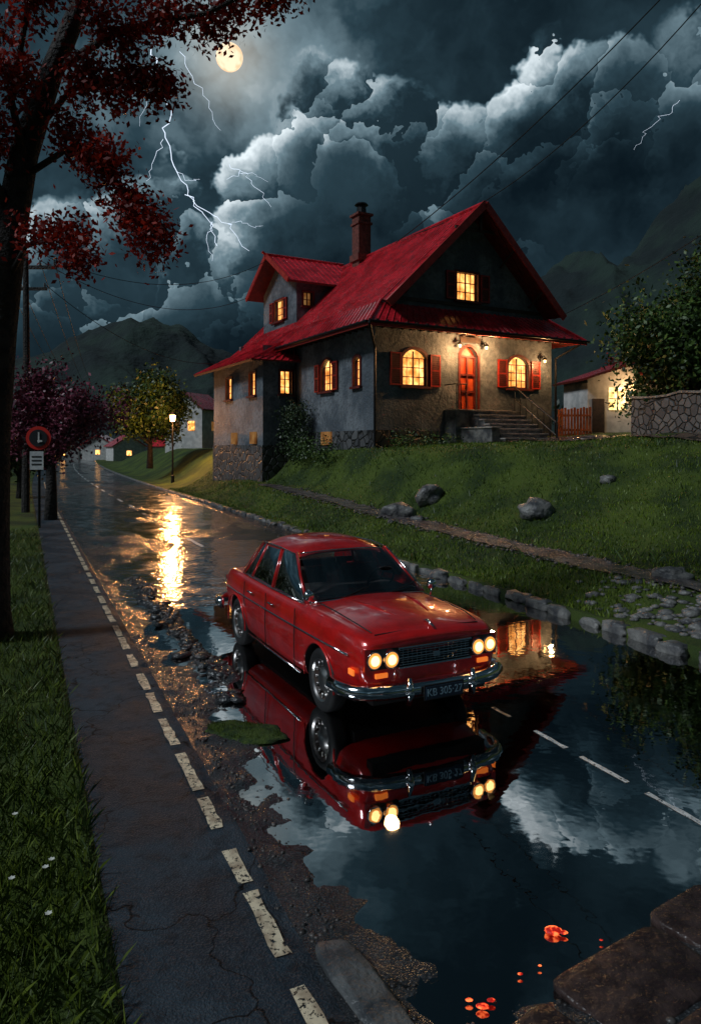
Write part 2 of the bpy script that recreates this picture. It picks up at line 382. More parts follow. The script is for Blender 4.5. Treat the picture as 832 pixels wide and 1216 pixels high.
def rock_mesh(dims,seed,V=I2,box=.5,amp=.45):
    P=V.copy(); P=np.sign(P)*np.abs(P)**box
    nz=fbm(P[:,0]*1.7+seed*3.1+9,P[:,1]*1.7+P[:,2]*1.3+seed+9,seed,4)-.5
    P=P*(1+amp*nz)[:,None]; return P*np.array(dims)
Vs=[];Fs=[];k=0; s=5.0; sd=0
while s<40:
    L=random.uniform(.28,.72); P=rock_mesh((random.uniform(.09,.14),L*.5,.10),sd,box=.5,amp=.8); sd+=1
    t0=8.14+random.uniform(-.05,.05); x,y=ts2w(t0,s+L/2); a=TH+random.uniform(-.12,.12); c,sn=math.cos(a),math.sin(a)
    Q=np.stack([P[:,0]*c-P[:,1]*sn+x,P[:,0]*sn+P[:,1]*c+y,P[:,2]+.02+random.uniform(-.03,.04)],-1)
    Vs.append(Q);Fs.append(F2+k);k+=len(Q); s+=L+random.choice([0,.02,.05,.2])
np_obj('stone_kerb',np.concatenate(Vs),np.concatenate(Fs),M_stone,smooth=True)
Vs=[];Fs=[];k=0; s=40.
while s<110:
    P=rock_mesh((.10,.75,.10),sd,V=I1,box=.4);sd+=1; x,y=ts2w(8.12,s); c,sn=math.cos(TH),math.sin(TH)
    Vs.append(np.stack([P[:,0]*c-P[:,1]*sn+x,P[:,0]*sn+P[:,1]*c+y,P[:,2]+.02],-1));Fs.append(F1+k);k+=len(P);s+=1.45
np_obj('roadside_kerb',np.concatenate(Vs),np.concatenate(Fs),M_stone,smooth=True)
def wz(x,y): t,s=w2ts(x,y); return float(ground_h(np.array(t),np.array(s)))
for i,(x,y,d) in enumerate([(1.55,22.6,(.5,.35,.3)),(2.6,23.5,(.48,.4,.38)),(2.05,21.8,(.2,.15,.12)),(5.2,20.0,(.62,.42,.32)),(7.4,20.6,(.22,.2,.14)),(5.9,13.1,(.33,.25,.17)),(1.2,21.3,(.14,.1,.08)),(6.6,12.0,(.2,.15,.1))]):
    P=rock_mesh(d,40+i,box=.8,amp=1.1); o=np_obj('boulder',P,F2,M_stone,smooth=True); o.location=(x,y,wz(x,y)+d[2]*.3); o.rotation_euler=(0,0,i*1.3)
P=rock_mesh((.46,.24,.04),91,box=1,amp=.9); mx_,my_=-1.05,7.05
o=np_obj('moss_patch',P,F2,pmat('moss',(.02,.045,.008),(.07,.11,.015),rough=.9,ns=9,bs=60,bmp=1,bd=.03),smooth=True); o.location=(mx_,my_,-.012); o.rotation_euler=(0,0,-.35)
x,y=ts2w(1.64,3.25)
P=rock_mesh((.12,.55,.04),95,box=.45,amp=.5); o=np_obj('broken_kerb_slab',P,F2,M_concrete,smooth=True); o.location=(float(x),float(y)-.12,-.005); o.rotation_euler=(0.02,0.04,TH+.06)
# dark paving slabs at the lower right edge of the water
M_slab=pmat('dark_paving_slab',(.022,.013,.013),(.06,.038,.034),rough=.28,ns=6,bs=22,bmp=.8,rvar=.15)
Vs=[];Fs=[];k=0
for i,(x,y,a,b_,r) in enumerate([(1.52,3.74,.42,.25,.56),(2.12,4.18,.27,.26,.58),(1.88,3.40,.36,.20,.55),(2.62,4.42,.24,.24,.6),(2.45,3.85,.30,.26,.55),(.78,3.22,.36,.18,.62)]):
    P=rock_mesh((a,b_,.035),300+i,box=.22,amp=.12); c,sn=math.cos(r),math.sin(r)
    Vs.append(np.stack([P[:,0]*c-P[:,1]*sn+x,P[:,0]*sn+P[:,1]*c+y,P[:,2]-.004+.006*(i%2)+P[:,0]*.02],-1));Fs.append(F2+k);k+=len(P)
np_obj('paving_slabs',np.concatenate(Vs),np.concatenate(Fs),M_slab,smooth=True)
Vs=[];Fs=[];k=0
for i in range(46):
    t0=2.15+random.gauss(0,.1); s0=random.uniform(7.6,14); d=random.uniform(.05,.16)
    P=rock_mesh((d,d*random.uniform(.5,.9),.028),200+i,V=I1,box=.5,amp=.8); x,y=ts2w(t0,s0); a=random.random()*6; c,sn=math.cos(a),math.sin(a)
    Vs.append(np.stack([P[:,0]*c-P[:,1]*sn+x,P[:,0]*sn+P[:,1]*c+y,P[:,2]+.005],-1));Fs.append(F1+k);k+=len(P)
np_obj('broken_asphalt_chunks',np.concatenate(Vs),np.concatenate(Fs),M_road)
# ---------------------------------------------------------------- grass
TERR=[(5.6,30.0,1.6),(7.2,30.0,2.6),(8.8,29.2,3.4),(10,27.6,2.6),(10.6,25.6,1.8),(10.8,23.6,1.3),(11.2,21.4,1.1),(13,19,1.1)]
def spline(pts,n=40):
    P=np.array(pts,float); k=np.linspace(0,1,len(P)); u=np.linspace(0,1,n); return [tuple(np.interp(x,k,P[:,j]) for j in range(3)) for x in u]
TS=np.array(spline(TERR,60))
def blades(name,t,s,h,w,mat,lean=.4,xy=None,avoid=False):
    if xy is None: x,y=ts2w(t,s); z=ground_h(t,s)
    else: x,y,z=xy
    if avoid:
        k=np.ones(len(x),bool)
        for px,py,wd in TS: k&=(x-px)**2+(y-py)**2>(wd*.5)**2
        x,y,z=x[k],y[k],z[k]
    n=len(x)
    a=rng.uniform(0,6.28,n); hh=h*rng.uniform(.5,1.3,n); ww=w*rng.uniform(.7,1.3,n)
    dx,dy=np.cos(a)*ww/2,np.sin(a)*ww/2; la=rng.uniform(0,6.28,n); ll=hh*lean*rng.random(n)
    lx,ly=np.cos(la)*ll,np.sin(la)*ll
    V=np.stack([np.stack([x-dx,y-dy,z-.01],-1),np.stack([x+dx,y+dy,z-.01],-1),np.stack([x+dx*.5+lx*.5,y+dy*.5+ly*.5,z+hh*.6],-1),np.stack([x+lx,y+ly,z+hh],-1)],1).reshape(-1,3)
    return np_obj(name,V,np.arange(n*4).reshape(-1,4),mat)
n=60000; s=2+(rng.random(n)**1.6)*24; t=.44-np.abs(rng.random(n))*(1.2+s*.28); cl=fbm(t*3,s*3,5)
k=cl+rng.random(n)*.35>.48; blades('verge_grass',t[k],s[k],.12,.011,M_grass_dry,lean=1.1)
n=170000; s=4+(rng.random(n)**1.3)*42; t=8.25+rng.random(n)**1.1*14; cl=fbm(t*1.5,s*1.5,15)
k=(cl+rng.random(n)*.5>.5)&~((t>10.05)&(t<11.0)&(s<33))&~((t<10)&(np.abs(s-7.0)<1.5)); blades('lawn_grass',t[k],s[k],.075,.022,M_grass,lean=.9,avoid=True)
n=9000; s=4+rng.random(n)*30; t=8.4+rng.random(n)*12; cl=fbm(t*1.1,s*1.1,115,3); k=(cl>.58)&~((t>10)&(t<11.05)&(s<33)); blades('weed_clumps',t[k],s[k],.19,.03,M_leaf_green,lean=1.2,avoid=True)
n=2500; a=rng.uniform(0,6.28,n); r=np.sqrt(rng.random(n)); px=.40*r*np.cos(a);py=.19*r*np.sin(a)
blades('moss_tufts',None,None,.03,.006,M_grass_dry,xy=(mx_+px*math.cos(-.35)-py*math.sin(-.35),my_+px*math.sin(-.35)+py*math.cos(-.35),.018*(1-r)))
fl=MB()
for i in range(26):
    t0=-.30+random.gauss(0,.2); s0=4.9+random.gauss(0,.3); x,y=map(float,ts2w(t0,s0)); z=wz(x,y); h=random.uniform(.14,.24)
    fl.tube([(x,y,z),(x+.01,y,z+h)],.002,4,0)
    for p in range(6):
        an=p*1.047; c=Vector((x+.01,y,z+h)); d=Vector((math.cos(an),math.sin(an),.25))*.022; e=Vector((-math.sin(an),math.cos(an),0))*.008
        fl.poly([c,c+d*.6+e,c+d,c+d*.6-e],1)
fl.obj('white_flowers',[M_grass,M_flower])
# ---------------------------------------------------------------- trees
def leaves(name,centers,spread,per,size,mat,parent,flat=1.):
    C=np.repeat(np.asarray(centers),per,0); n=len(C)
    P=C+rng.normal(size=(n,3))*np.array([spread,spread,spread*flat])
    a=rng.normal(size=(n,3)); a/=np.linalg.norm(a,axis=1)[:,None]; b=rng.normal(size=(n,3)); b-=a*(a*b).sum(1)[:,None]; b/=np.linalg.norm(b,axis=1)[:,None]
    sz=size*rng.uniform(.6,1.3,n)[:,None]
    V=np.stack([P-a*sz,P+b*sz*.55,P+a*sz,P-b*sz*.55],1).reshape(-1,3)
    return np_obj(name,V,np.arange(n*4).reshape(-1,4),mat,parent)
def grow(mb,p,d,L,r,depth,tips,spread=.7,up=.15,nc=3):
    pts=[p];rad=[r];q=p.copy();dd=d.normalized()
    for i in range(4):
        dd=(dd+Vector((random.gauss(0,.16),random.gauss(0,.16),random.gauss(0,.12)+up*.2))).normalized()
        q=q+dd*L/4; pts.append(q.copy()); rad.append(r*(1-.14*(i+1)))
        if depth<=1: tips.append(tuple(q))
    mb.tube(pts,rad,5 if depth<3 else 8)
    if depth<=0: return
    for i in range(nc+(1 if random.random()<.4 else 0)):
        j=random.choice([2,3,4,4]); nd=(dd+Vector((random.gauss(0,spread),random.gauss(0,spread),random.gauss(up,spread*.6)))).normalized()
        grow(mb,pts[j],nd,L*random.uniform(.6,.85),rad[j]*.62,depth-1,tips,spread,up,nc)
T=empty('red_maple_tree'); mb=MB(); tips=[]
trunk=[Vector(p) for p in [(-5.25,10.3,-.15),(-5.16,10.2,.5),(-5.08,10.1,1.6),(-5.0,10,3),(-4.9,10,4.4),(-4.75,10,5.8),(-4.55,10,6.9),(-4.15,9.95,8.0),(-3.65,9.9,9.1),(-3.1,9.8,10.4)]]
mb.tube(trunk,[.42,.30,.26,.24,.23,.22,.19,.15,.12,.08],14)
def limb(pts,r,depth=2,L=.8,k=2):
    pts=[Vector(p) for p in pts]; mb.tube(pts,[r*(1-.6*i/(len(pts)-1)) for i in range(len(pts))],7)
    for i in range(1,len(pts)):
        for j in range(k):
            d=(pts[i]-pts[i-1]).normalized()+Vector((random.gauss(0,.6),random.gauss(0,.6),random.gauss(0,.4)))
            grow(mb,pts[i],d,L*random.uniform(.5,.9),r*.3,depth-1,tips,.8,.0,2)
random.seed(11)
limb([(-4.5,10,6.6),(-3.9,9.8,6.85),(-3.4,9.6,6.65),(-3.0,9.5,6.2),(-2.7,9.5,5.95)],.05,2,.5)
limb([(-4.3,10,7.3),(-3.8,9.8,7.7),(-3.3,9.7,7.75),(-2.9,9.6,7.7)],.045,2,.5)
limb([(-4.1,9.95,8.0),(-3.3,9.7,8.35),(-2.6,9.6,8.5),(-1.9,9.5,8.55),(-1.25,9.4,8.8)],.06,2,.5)
limb([(-3.6,9.9,9.1),(-2.8,9.6,9.25),(-1.9,9.5,9.4),(-1.1,9.4,9.5)],.06,2,.6)
limb([(-4.62,10,5.8),(-4.9,9.6,6.6),(-5.1,9.4,7.4),(-5.0,9.3,8.2)],.08,2,.8,3)
limb([(-4.5,10,6.6),(-4.5,9.5,7.4),(-4.2,9.2,8.1),(-4.0,9.,8.8)],.06,2,.7,2)
limb([(-4.85,10,5.0),(-4.4,9.7,5.5),(-4.0,9.6,5.6),(-3.7,9.5,5.4)],.04,2,.4,1)
limb([(-4.8,10,4.8),(-5.3,9.6,5.5),(-5.9,9.4,6.2),(-6.2,9.3,7)],.08,2,.9)
limb([(-3.1,9.8,10.4),(-2.6,9.6,11.1),(-2.2,9.5,11.8)],.07,2,1.2)
limb([(-3.6,9.9,9.1),(-4.4,9.6,10),(-5,9.5,11)],.09,2,1.3)
mb.obj('trunk_and_branches',M_bark,T,smooth=True)
leaves('foliage',tips,.14,36,.044,M_leaf_red,T)
def tree(name,base,H,crown_r,mat,depth=3,per=30,leaf=.1,seed=1,trunk_r=.2,spread=.8,sp2=.4,split=.3,nc=3):
    random.seed(seed); T=empty(name,base); mb=MB(); tips=[]
    th=H*split; mb.tube([(0,0,-.4),(0.03,0,th*.5),(0,.03,th)],[trunk_r*1.3,trunk_r,trunk_r*.85],10)
    for i in range(5):
        a=i*1.257+random.random()*.6
        grow(mb,Vector((0,0,th*random.uniform(.75,1))),Vector((math.cos(a)*.7,math.sin(a)*.7,.9)),crown_r*.62,trunk_r*.5,depth-1,tips,spread,.2,nc)
    grow(mb,Vector((0,0,th)),Vector((0,0,1)),(H-th)*.4,trunk_r*.7,depth-1,tips,spread,.3,nc)
    mb.obj('trunk_and_branches',M_bark,T,smooth=True)
    leaves('foliage',np.array(tips),sp2,per,leaf,mat,T)
    return T
tree('purple_plum_tree',(-11.3,27,0),6.6,2.6,M_leaf_purple,3,34,.085,3,.2,.8,.3,.36)
tree('green_broadleaf_tree',(-15.4,55,1.5),8.6,3.2,M_leaf_green,3,60,.14,5,.2,.8,.42,.2)
tree('garden_tree',(14.6,29.5,2.9),8.8,3.5,M_leaf_green,3,80,.11,8,.25,.8,.5,.2)
tree('verge_tree',(-17.5,38,0),6,2.5,M_leaf_dark,3,50,.12,9,.2,.8,.4,.25)
C=[]
for i in range(220):
    s0=random.uniform(45,200); t0=random.choice([-1,-1,1])*random.uniform(0,1)
    t0=(-3-random.uniform(0,30)) if t0<0 else (18+random.uniform(0,40)+s0*.03)
    x,y=map(float,ts2w(t0,s0)); z=wz(x,y)
    for j in range(5): C.append((x+random.gauss(0,1.2),y+random.gauss(0,1.2),z+random.uniform(.4,4.2)))
leaves('distant_trees',C,.9,40,.3,M_leaf_dark,None)
# ---------------------------------------------------------------- mountains
az=np.linspace(-1.35,1.35,560); rr=np.concatenate([np.linspace(230,420,70),np.linspace(425,620,14)])
A,Rr=np.meshgrid(az,rr)
el=np.interp(az,[-1.35,-.7,-.47,-.38,-.30,-.22,-.1,0,.15,.27,.36,.47,.7,1.35],[.1,.15,.11,.145,.185,.17,.13,.15,.20,.26,.29,.36,.42,.2])
el=el+.014*(fbm(az*9,az*0,3,6)-.5)
prof_=np.where(Rr<420,sm((Rr-230)/190)*.6+.4*np.clip((Rr-230)/190,0,1),1-(Rr-420)/400)
rid=1-np.abs(2*fbm(A*9+Rr*.004,Rr*.012,5,5)-1)*2
Zm=el[None]*420*prof_*(.96+.16*(rid-.75)+.035*(fbm(A*60,Rr*.12,8,4)-.5))-1
np_obj('mountains',np.stack([Rr*np.sin(A),Rr*np.cos(A),Zm],-1).reshape(-1,3),grid_faces(len(rr),len(az)),pmat('mountain_slope',(.006,.015,.017),(.016,.036,.028),rough=.95,ns=.035,bs=.22,bmp=.6,bd=3,contrast=(.38,.66)),smooth=True)
# ---------------------------------------------------------------- house
HR=R_(29); HS=1.25; HL=Vector((1.025,30,2.8))
H=empty('stone_village_house',HL,HR,HS)
def hw(a,k,z): return HL+Matrix.Rotation(HR,3,'Z')@Vector((a,k,z))*HS
FR=Matrix.Identity(4)
def side(a,k0): return Matrix.Translation((a,k0,0))@Matrix.Rotation(-math.pi/2,4,'Z')
walls=MB(); wins=MB(); shut=MB()
def wallrect(M,x0,x1,z0,z1,holes,mat=0,dep=.16):
    xs=sorted({x0,x1}|{h[0]-h[2]/2 for h in holes}|{h[0]+h[2]/2 for h in holes}); zs=sorted({z0,z1}|{h[1]-h[3]/2 for h in holes}|{h[1]+h[3]/2 for h in holes})
    for i in range(len(xs)-1):
        for j in range(len(zs)-1):
            cx,cz=(xs[i]+xs[i+1])/2,(zs[j]+zs[j+1])/2
            if any(abs(cx-h[0])<h[2]/2 and abs(cz-h[1])<h[3]/2 for h in holes): continue
            walls.poly([(xs[i],0,zs[j]),(xs[i+1],0,zs[j]),(xs[i+1],0,zs[j+1]),(xs[i],0,zs[j+1])],mat,M)
    for h in holes: window(M,*h)
def window(M,xc,zc,w,h,rise=0,sh=False,kind='win',dep=.16):
    x0,x1,z0,z1=xc-w/2,xc+w/2,zc-h/2,zc+h/2
    if rise>0:
        n=8; arc=[(x0+w*i/n,z1-rise+rise*math.sin(math.pi*i/n)**.7) for i in range(n+1)]
    else: arc=[(x0,z1),(x1,z1)]
    if rise>0:
        for i in range(len(arc)-1):
            walls.poly([(arc[i][0],0,arc[i][1]),(arc[i+1][0],0,arc[i+1][1]),(arc[i+1][0],0,z1),(arc[i][0],0,z1)],0,M)
    outline=[(x0,z0)]+arc+[(x1,z0)]
    for i in range(len(outline)):
        a,b=outline[i],outline[(i+1)%len(outline)]
        walls.poly([(a[0],0,a[1]),(b[0],0,b[1]),(b[0],dep,b[1]),(a[0],dep,a[1])],0,M)
    wins.poly([(p[0],dep-.01,p[1]) for p in outline][::-1],3 if kind=='door' else (2 if kind=='dim' else 0),M)
    cw=.085; pts=outline
    for i in range(len(pts)-1):
        a=Vector((pts[i][0],0,pts[i][1])); b=Vector((pts[i+1][0],0,pts[i+1][1]))
        def off(p):
            d=Vector((p.x-xc,0,p.z-zc)); return Vector((p.x+math.copysign(cw,d.x)*(1 if abs(d.x)>w*.42 else abs(d.x)/(w*.5)),0,p.z+(cw if p.z>zc else 0)))
        oa,ob=off(a),off(b); f=Vector((0,-.045,0))
        wins.poly([a+f,b+f,ob+f,oa+f],1,M); wins.poly([oa+f,ob+f,ob,oa],1,M); wins.poly([a+f,a+Vector((0,.03,0)),b+Vector((0,.03,0)),b+f],1,M)
    if kind!='door':
        wins.box((xc,-.05,z0-.04),(w+.26,.16,.08),1,M)
        wins.box((xc,dep-.05,zc-rise*.1),(.045,.04,h-rise*.2),1,M)
        top=z1-rise; nrow=3 if h>.8 else 2
        for i in range(1,nrow+(1 if rise else 0)):
            zz=z0+(top-z0)*i/nrow; wins.box((xc,dep-.045,zz),(w,.03,.03),1,M)
        if w>.75:
            for xx in(xc-w/4,xc+w/4): wins.box((xx,dep-.04,(z0+top)/2),(.02,.02,top-z0),1,M)
        for xx in(x0+.03,x1-.03): wins.box((xx,dep-.05,(z0+top)/2),(.06,.05,top-z0),1,M)
        wins.box((xc,dep-.05,z0+.03),(w,.05,.06),1,M)
    else:
        for xx in(x0+.05,xc,x1-.05): wins.box((xx,dep-.05,z0+(h-rise)/2),(.07,.05,h-rise),1,M)
        for zz in(.06,.75,1.35,h-rise): wins.box((xc,dep-.05,z0+zz),(w,.045,.07),1,M)
        wins.box((xc-.08,dep-.1,z0+1.0),(.03,.06,.12),4,M)
    if sh:
        sw_=w*.42
        for sg in(-1,1):
            xx=xc+sg*(w/2+.1+sw_/2); hh=h-rise*.5; zc2=zc-rise*.25
            shut.box((xx,-.04,zc2),(sw_,.05,hh),0,M)
            nsl=int(hh/.075)
            for i in range(nsl): shut.box((xx,-.075,zc2-hh/2+.05+i*(hh-.1)/max(1,nsl-1)),(sw_-.1,.03,.03),0,M)
            for e in(-1,1): shut.box((xx+e*(sw_/2-.025),-.078,zc2),(.05,.03,hh),1,M)
            for e in(-1,0,1): shut.box((xx,-.08,zc2+e*(hh/2-.03)),(sw_,.032,.05),1,M)
FN=.55
wallrect(FR,0,8.0,FN,4.5,[(1.6,2.72,1.02,1.28,.3,True),(3.95,2.42,.8,2.36,.35,False,'door'),(6.3,2.78,1.02,1.2,.3,True)])
walls.poly([(0,0,4.5),(8,0,4.5),(7.7,0,5.0),(.3,0,5.0)],0,FR)
rz=lambda a: 4.95+(min(a,8-a)-.3)*(3.6/3.7)
gx0,gx1,gz0,gz1=3.4,4.35,5.25,6.25
walls.poly([(.3,0,5.0),(gx0,0,5.0),(gx0,0,rz(gx0)),],0); walls.poly([(gx1,0,5.0),(7.7,0,5.0),(gx1,0,rz(gx1))],0)
walls.poly([(gx0,0,5.0),(gx1,0,5.0),(gx1,0,gz0),(gx0,0,gz0)],0); walls.poly([(gx0,0,gz1),(gx1,0,gz1),(gx1,0,rz(gx1)),(4,0,rz(4)),(gx0,0,rz(gx0))],0)
window(FR,(gx0+gx1)/2,(gz0+gz1)/2,gx1-gx0,gz1-gz0,0,True)
walls.box((4.0,.5,-1.0),(8.12,1.12,3.1),1)
SL=side(0,0)
wallrect(SL,-6.4,0,FN,4.6,[(-3.5,2.68,.9,1.2,.28,True),(-1.2,2.62,.46,1.05,.15)])
walls.poly([(-6.4,0,4.6),(0,0,4.6),(0,0,4.7),(-6.4,0,4.7)],0,SL)
walls.box((.35,3.2,-1.2),(.82,6.36,3.5),1)
wallrect(Matrix.Translation((0,6.4,0)),-1.43,0,FN-.5,4.1,[(-.42,2.6,.5,.95,.0)])
SA=side(-1.43,0)
wallrect(SA,-12.6,-6.4,FN-.5,3.75,[(-7.5,2.58,.7,.95,0),(-10.4,2.58,.75,.95,0)])
walls.box((-.7,9.5,-1.6),(1.54,6.28,3.3),1)
for kk in(7.3,9.6): wins.box((-1.50,kk,.35),(.08,.6,.5),2)
wins.box((-.09,3.4,.30),(.06,.8,.5),2)
walls.box((4,12.9,1.2),(8,.2,7.4),0); walls.box((7.9,6.5,1.2),(.2,12.98,7.4),0); walls.box((-.72,12.5,1.2),(1.4,.2,5),0)
walls.poly([(.3,12.99,4.9),(7.7,12.99,4.9),(4,12.99,8.5)],0)
DA,K0,K1=.8,8.0,11.8; DK=(K0+K1)/2
SD=side(DA,0)
wallrect(SD,-K1,-K0,4.6,7.25,[(-DK,6.25,.95,.95,0,True)])
walls.poly([(-K1,0,7.25),(-K0,0,7.25),(-DK,0,8.55)],0,SD)
wallrect(Matrix.Translation((0,K0,0)),DA,3.4,4.8,7.3,[(1.35,6.5,.45,.6,0,False,'dim')])
walls.box((2.1,K1-.1,6.2),(2.5,.18,2.2),0)
walls.obj('walls',[M_plaster,M_rubble],H)
wins.obj('windows_and_door',[M_win,M_trim,M_win_dim,M_door,M_chrome],H)
shut.obj('shutters',[M_shut,M_wood_red],H)
roof=MB()
def rquad(p00,p10,p11,p01,th=.1,nr=None,ribr=.024):
    roof.slab([p00,p10,p11,p01],th,0,1)
    p00,p10,p11,p01=map(Vector,(p00,p10,p11,p01)); L=max((p10-p00).length,(p11-p01).length); nr=nr or int(L/.27)
    nrm=(p10-p00).cross(p01-p00).normalized(); nrm=-nrm if nrm.z<0 else nrm
    for i in range(nr+1):
        u=i/nr; a=p00.lerp(p10,u); b=p01.lerp(p11,u)
        if (b-a).length>.05: roof.tube([a+nrm*.005,b+nrm*.005],ribr,5,0,cap=False)
zl,zm,zt_=4.0,4.95,8.55
kf,kb=-.85,13.3
rquad((-.8,-1.0,zl),(-.8,kb,zl),(.3,kb,zm),(.3,.1,zm))
rquad((.3,-.05,zm),(.3,kb,zm),(4,kb,zt_),(4,kf,zt_))
roof.slab([(.3,-.05,zm+.003),(4,kf,zt_+.003),(.05,kf,zm-.22)],.1,0,1)
rquad((.05,kf,zm-.24),(.32,-.05,zm+.002),(4,-.05,zt_-.004),(4,kf,zt_-.004),.06,4)
rquad((8.8,-1.0,zl),(8.8,kb,zl),(7.7,kb,zm),(7.7,.1,zm))
rquad((7.7,-.05,zm),(7.7,kb,zm),(4,kb,zt_),(4,kf,zt_))
rquad((7.75,kf,zm-.05),(7.72,-.05,zm-.02),(4,-.05,zt_-.004),(4,kf,zt_-.004),.06,4)
rquad((-.8,-1.0,zl),(8.8,-1.0,zl),(7.7,.1,zm),(.3,.1,zm),.1,34)
roof.tube([(4,kf-.02,zt_+.03),(4,kb,zt_+.03)],.075,8,0); roof.tube([(-.8,-1,zl+.03),(.3,.1,zm+.04)],.05,8,0); roof.tube([(8.8,-1,zl+.03),(7.7,.1,zm+.04)],.05,8,0)
de,dr=7.15,8.75
rquad((.15,K0-.55,de),(4.1,K0-.55,de),(4.1,DK,dr),(.15,DK,dr))
rquad((.15,K1+.55,de),(4.1,K1+.55,de),(4.1,DK,dr),(.15,DK,dr))
roof.tube([(-.05,DK,dr+.12),(.1,DK,dr+.03),(4.15,DK,dr+.03)],.07,8,0)
rquad((-2.15,5.8,3.45),(-2.15,13.5,3.45),(-.45,13.5,4.35),(-.45,6.6,4.35))
rquad((-2.15,5.8,3.45),(.05,5.8,3.45),(.05,6.6,4.1),(-.45,6.6,4.35),.08,7)
roof.obj('roof',[M_roof,M_trim],H)
tr=MB()
def board(p,q,w=.2,t=.05,drop=.1,m=0):
    p,q=Vector(p),Vector(q); d=q-p; L=d.length; x=d.normalized(); z=Vector((0,0,1)); y=z.cross(x).normalized(); z=x.cross(y)
    tr.box((p+q)/2-Vector((0,0,drop)),(L,t,w),m,None,Matrix((x,y,z)).transposed())
board((0.0,kf-.04,zm-.28),(4,kf-.04,zt_),.26,.05,.02); board((7.8,kf-.04,zm-.1),(4,kf-.04,zt_),.26,.05,.02)
board((.12,K0-.6,de),(.12,DK,dr),.22,.05,.03); board((.12,K1+.6,de),(.12,DK,dr),.22,.05,.03)
tr.box((4,-1.03,zl-.06),(9.6,.06,.16),0); tr.box((-.83,6.1,zl-.06),(.06,14.2,.16),0)
for i in range(24): tr.box((-.5+i*.39,-.5,zl+.04),(.07,1.0,.1),1)
for i in range(16): tr.box((-.4,-.6+i*.45,zl+.04),(.8,.07,.1),1)
for a in(1.2,2.6,5.4,6.8):
    z=rz(a)-.1; tr.tube([(a,-.02,z-.45),(a,-.75,z)],.04,6,1)
tr.box((4,-.45,rz(4)-.85),(2.0,.08,.1),1); tr.box((4,-.6,rz(4)-.45),(.09,.09,.9),1)
tr.box((4,-.02,5.08),(7.0,.05,.12),1)
tr.tube([(-.86,-1.1,zl-.02),(8.86,-1.1,zl-.02)],.05,8,2); tr.tube([(-.9,-1.0,zl-.02),(-.9,13.3,zl-.02)],.05,8,2)
tr.tube([(-.86,-1.08,zl-.05),(-.4,-.5,zl-.4),(-.07,-.1,zl-.7),(-.07,-.1,-.3)],.045,8,2)
tr.tube([(8.6,-1.05,zl-.05),(8.1,-.12,zl-.6),(8.1,-.12,.2)],.045,8,2)
tr.tube([(-.07,6.2,zl),(-.07,6.2,-.5)],.04,8,2)
tr.obj('roof_trim',[M_wood_red,M_beam,M_iron],H)
ch=MB(); ch.box((3.9,7.7,9.3),(.62,.62,2.4),0); ch.box((3.9,7.7,10.1),(.74,.74,.1),0); ch.box((3.9,7.7,10.5),(.8,.8,.1),0); ch.box((3.9,7.7,8.55),(.8,.8,.3),0)
ch.tube([(3.9,7.7,10.5),(3.9,7.7,10.95)],[.24,.2],12,1); ch.tube([(3.9,7.7,10.98),(3.9,7.7,11.06)],[.32,.25],12,1)
ch.obj('chimney',[M_brick,M_iron],H)
st=MB(); nst=8; top=1.22
for i in range(nst):
    z1=top-i*.165; y0=-.68-i*.27
    st.box((4.5,y0-.13,z1-.9),(2.1,.27,1.8),0)
    st.box((4.5,y0-.14,z1+.022),(2.18,.30,.05),1)
st.box((4.1,-.34,top-.9+.03),(2.5,.66,1.84),0); st.box((4.1,-.36,top+.05),(2.56,.7,.05),1)
st.box((3.25,-1.3,-.35),(.34,2.0,1.9),0); st.box((3.25,-1.3,.625),(.42,2.08,.05),1)
st.obj('entrance_steps',[M_stone,pmat('step_tread',(.2,.19,.175),(.36,.33,.3),rough=.25,ns=5,bs=20,bmp=.3)],H,bevel=.012)
rl=MB()
x=5.5; p0=(x,-.7,top+.95); p1=(x,-2.75,top-.40)
rl.tube([(x,-.1,top+.95),p0,p1,(x,-2.85,top-1.3)],.028,8); rl.tube([(x,-.7,top+.5),(x,-2.75,top-.85)],.014,6)
for u in np.linspace(0,1,8): y=-.7-2.05*u; z=top+.95-1.35*u; rl.tube([(x,y,z),(x,y,z-1.0)],.016,6)
for x in np.linspace(2.9,3.3,3): rl.tube([(x,-.66,top+.05),(x,-.66,top+.95)],.014,6)
rl.tube([(2.85,-.05,top+.95),(2.85,-.66,top+.95),(3.35,-.66,top+.95)],.022,6)
rl.obj('stair_railing',M_iron,H)
M_bulb=emat('warm_bulb',(1,.55,.2),8)
wl=MB()
for a,z in((3.35,3.62),(4.55,3.62),(7.4,3.3)):
    wl.tube([(a,0,z+.12),(a,-.22,z+.16),(a,-.26,z+.08)],.014,6,0); wl.tube([(a,-.26,z+.1),(a,-.26,z+.0)],[.03,.1],10,0)
    wl.tube([(a,-.26,z-.01),(a,-.26,z-.1)],[.05,.035],8,1)
wl.obj('wall_lamps',[M_iron,M_bulb],H)
sg=MB(); sg.box((3.95,-.08,3.83),(.9,.06,.2),0); sg.tube([(3.6,-.1,3.95),(3.95,-.12,4.05),(4.3,-.1,3.95)],.03,6,0); sg.obj('door_canopy_sign',[M_beam],H)
def plight(name,loc,col,e,r=.08):
    l=bpy.data.lights.new(name,'POINT'); l.color=col; l.energy=e; l.shadow_soft_size=r; o=bpy.data.objects.new(name,l); link(o); o.location=loc; return o
for i,(a,z,e) in enumerate(((3.35,3.5,210),(4.55,3.5,210),(7.4,3.15,110))):
    plight('wall_lamp_light',hw(a,-.6,z),(1,.53,.21),e)
C=[]
for i in range(60):
    C.append(tuple(hw(-.25-random.random()*.5,random.uniform(4.6,6.3),random.uniform(-.3,2.0)*(1-.3*random.random()))))
leaves('ivy_shrub',C,.22,60,.07,M_leaf_dark,None)
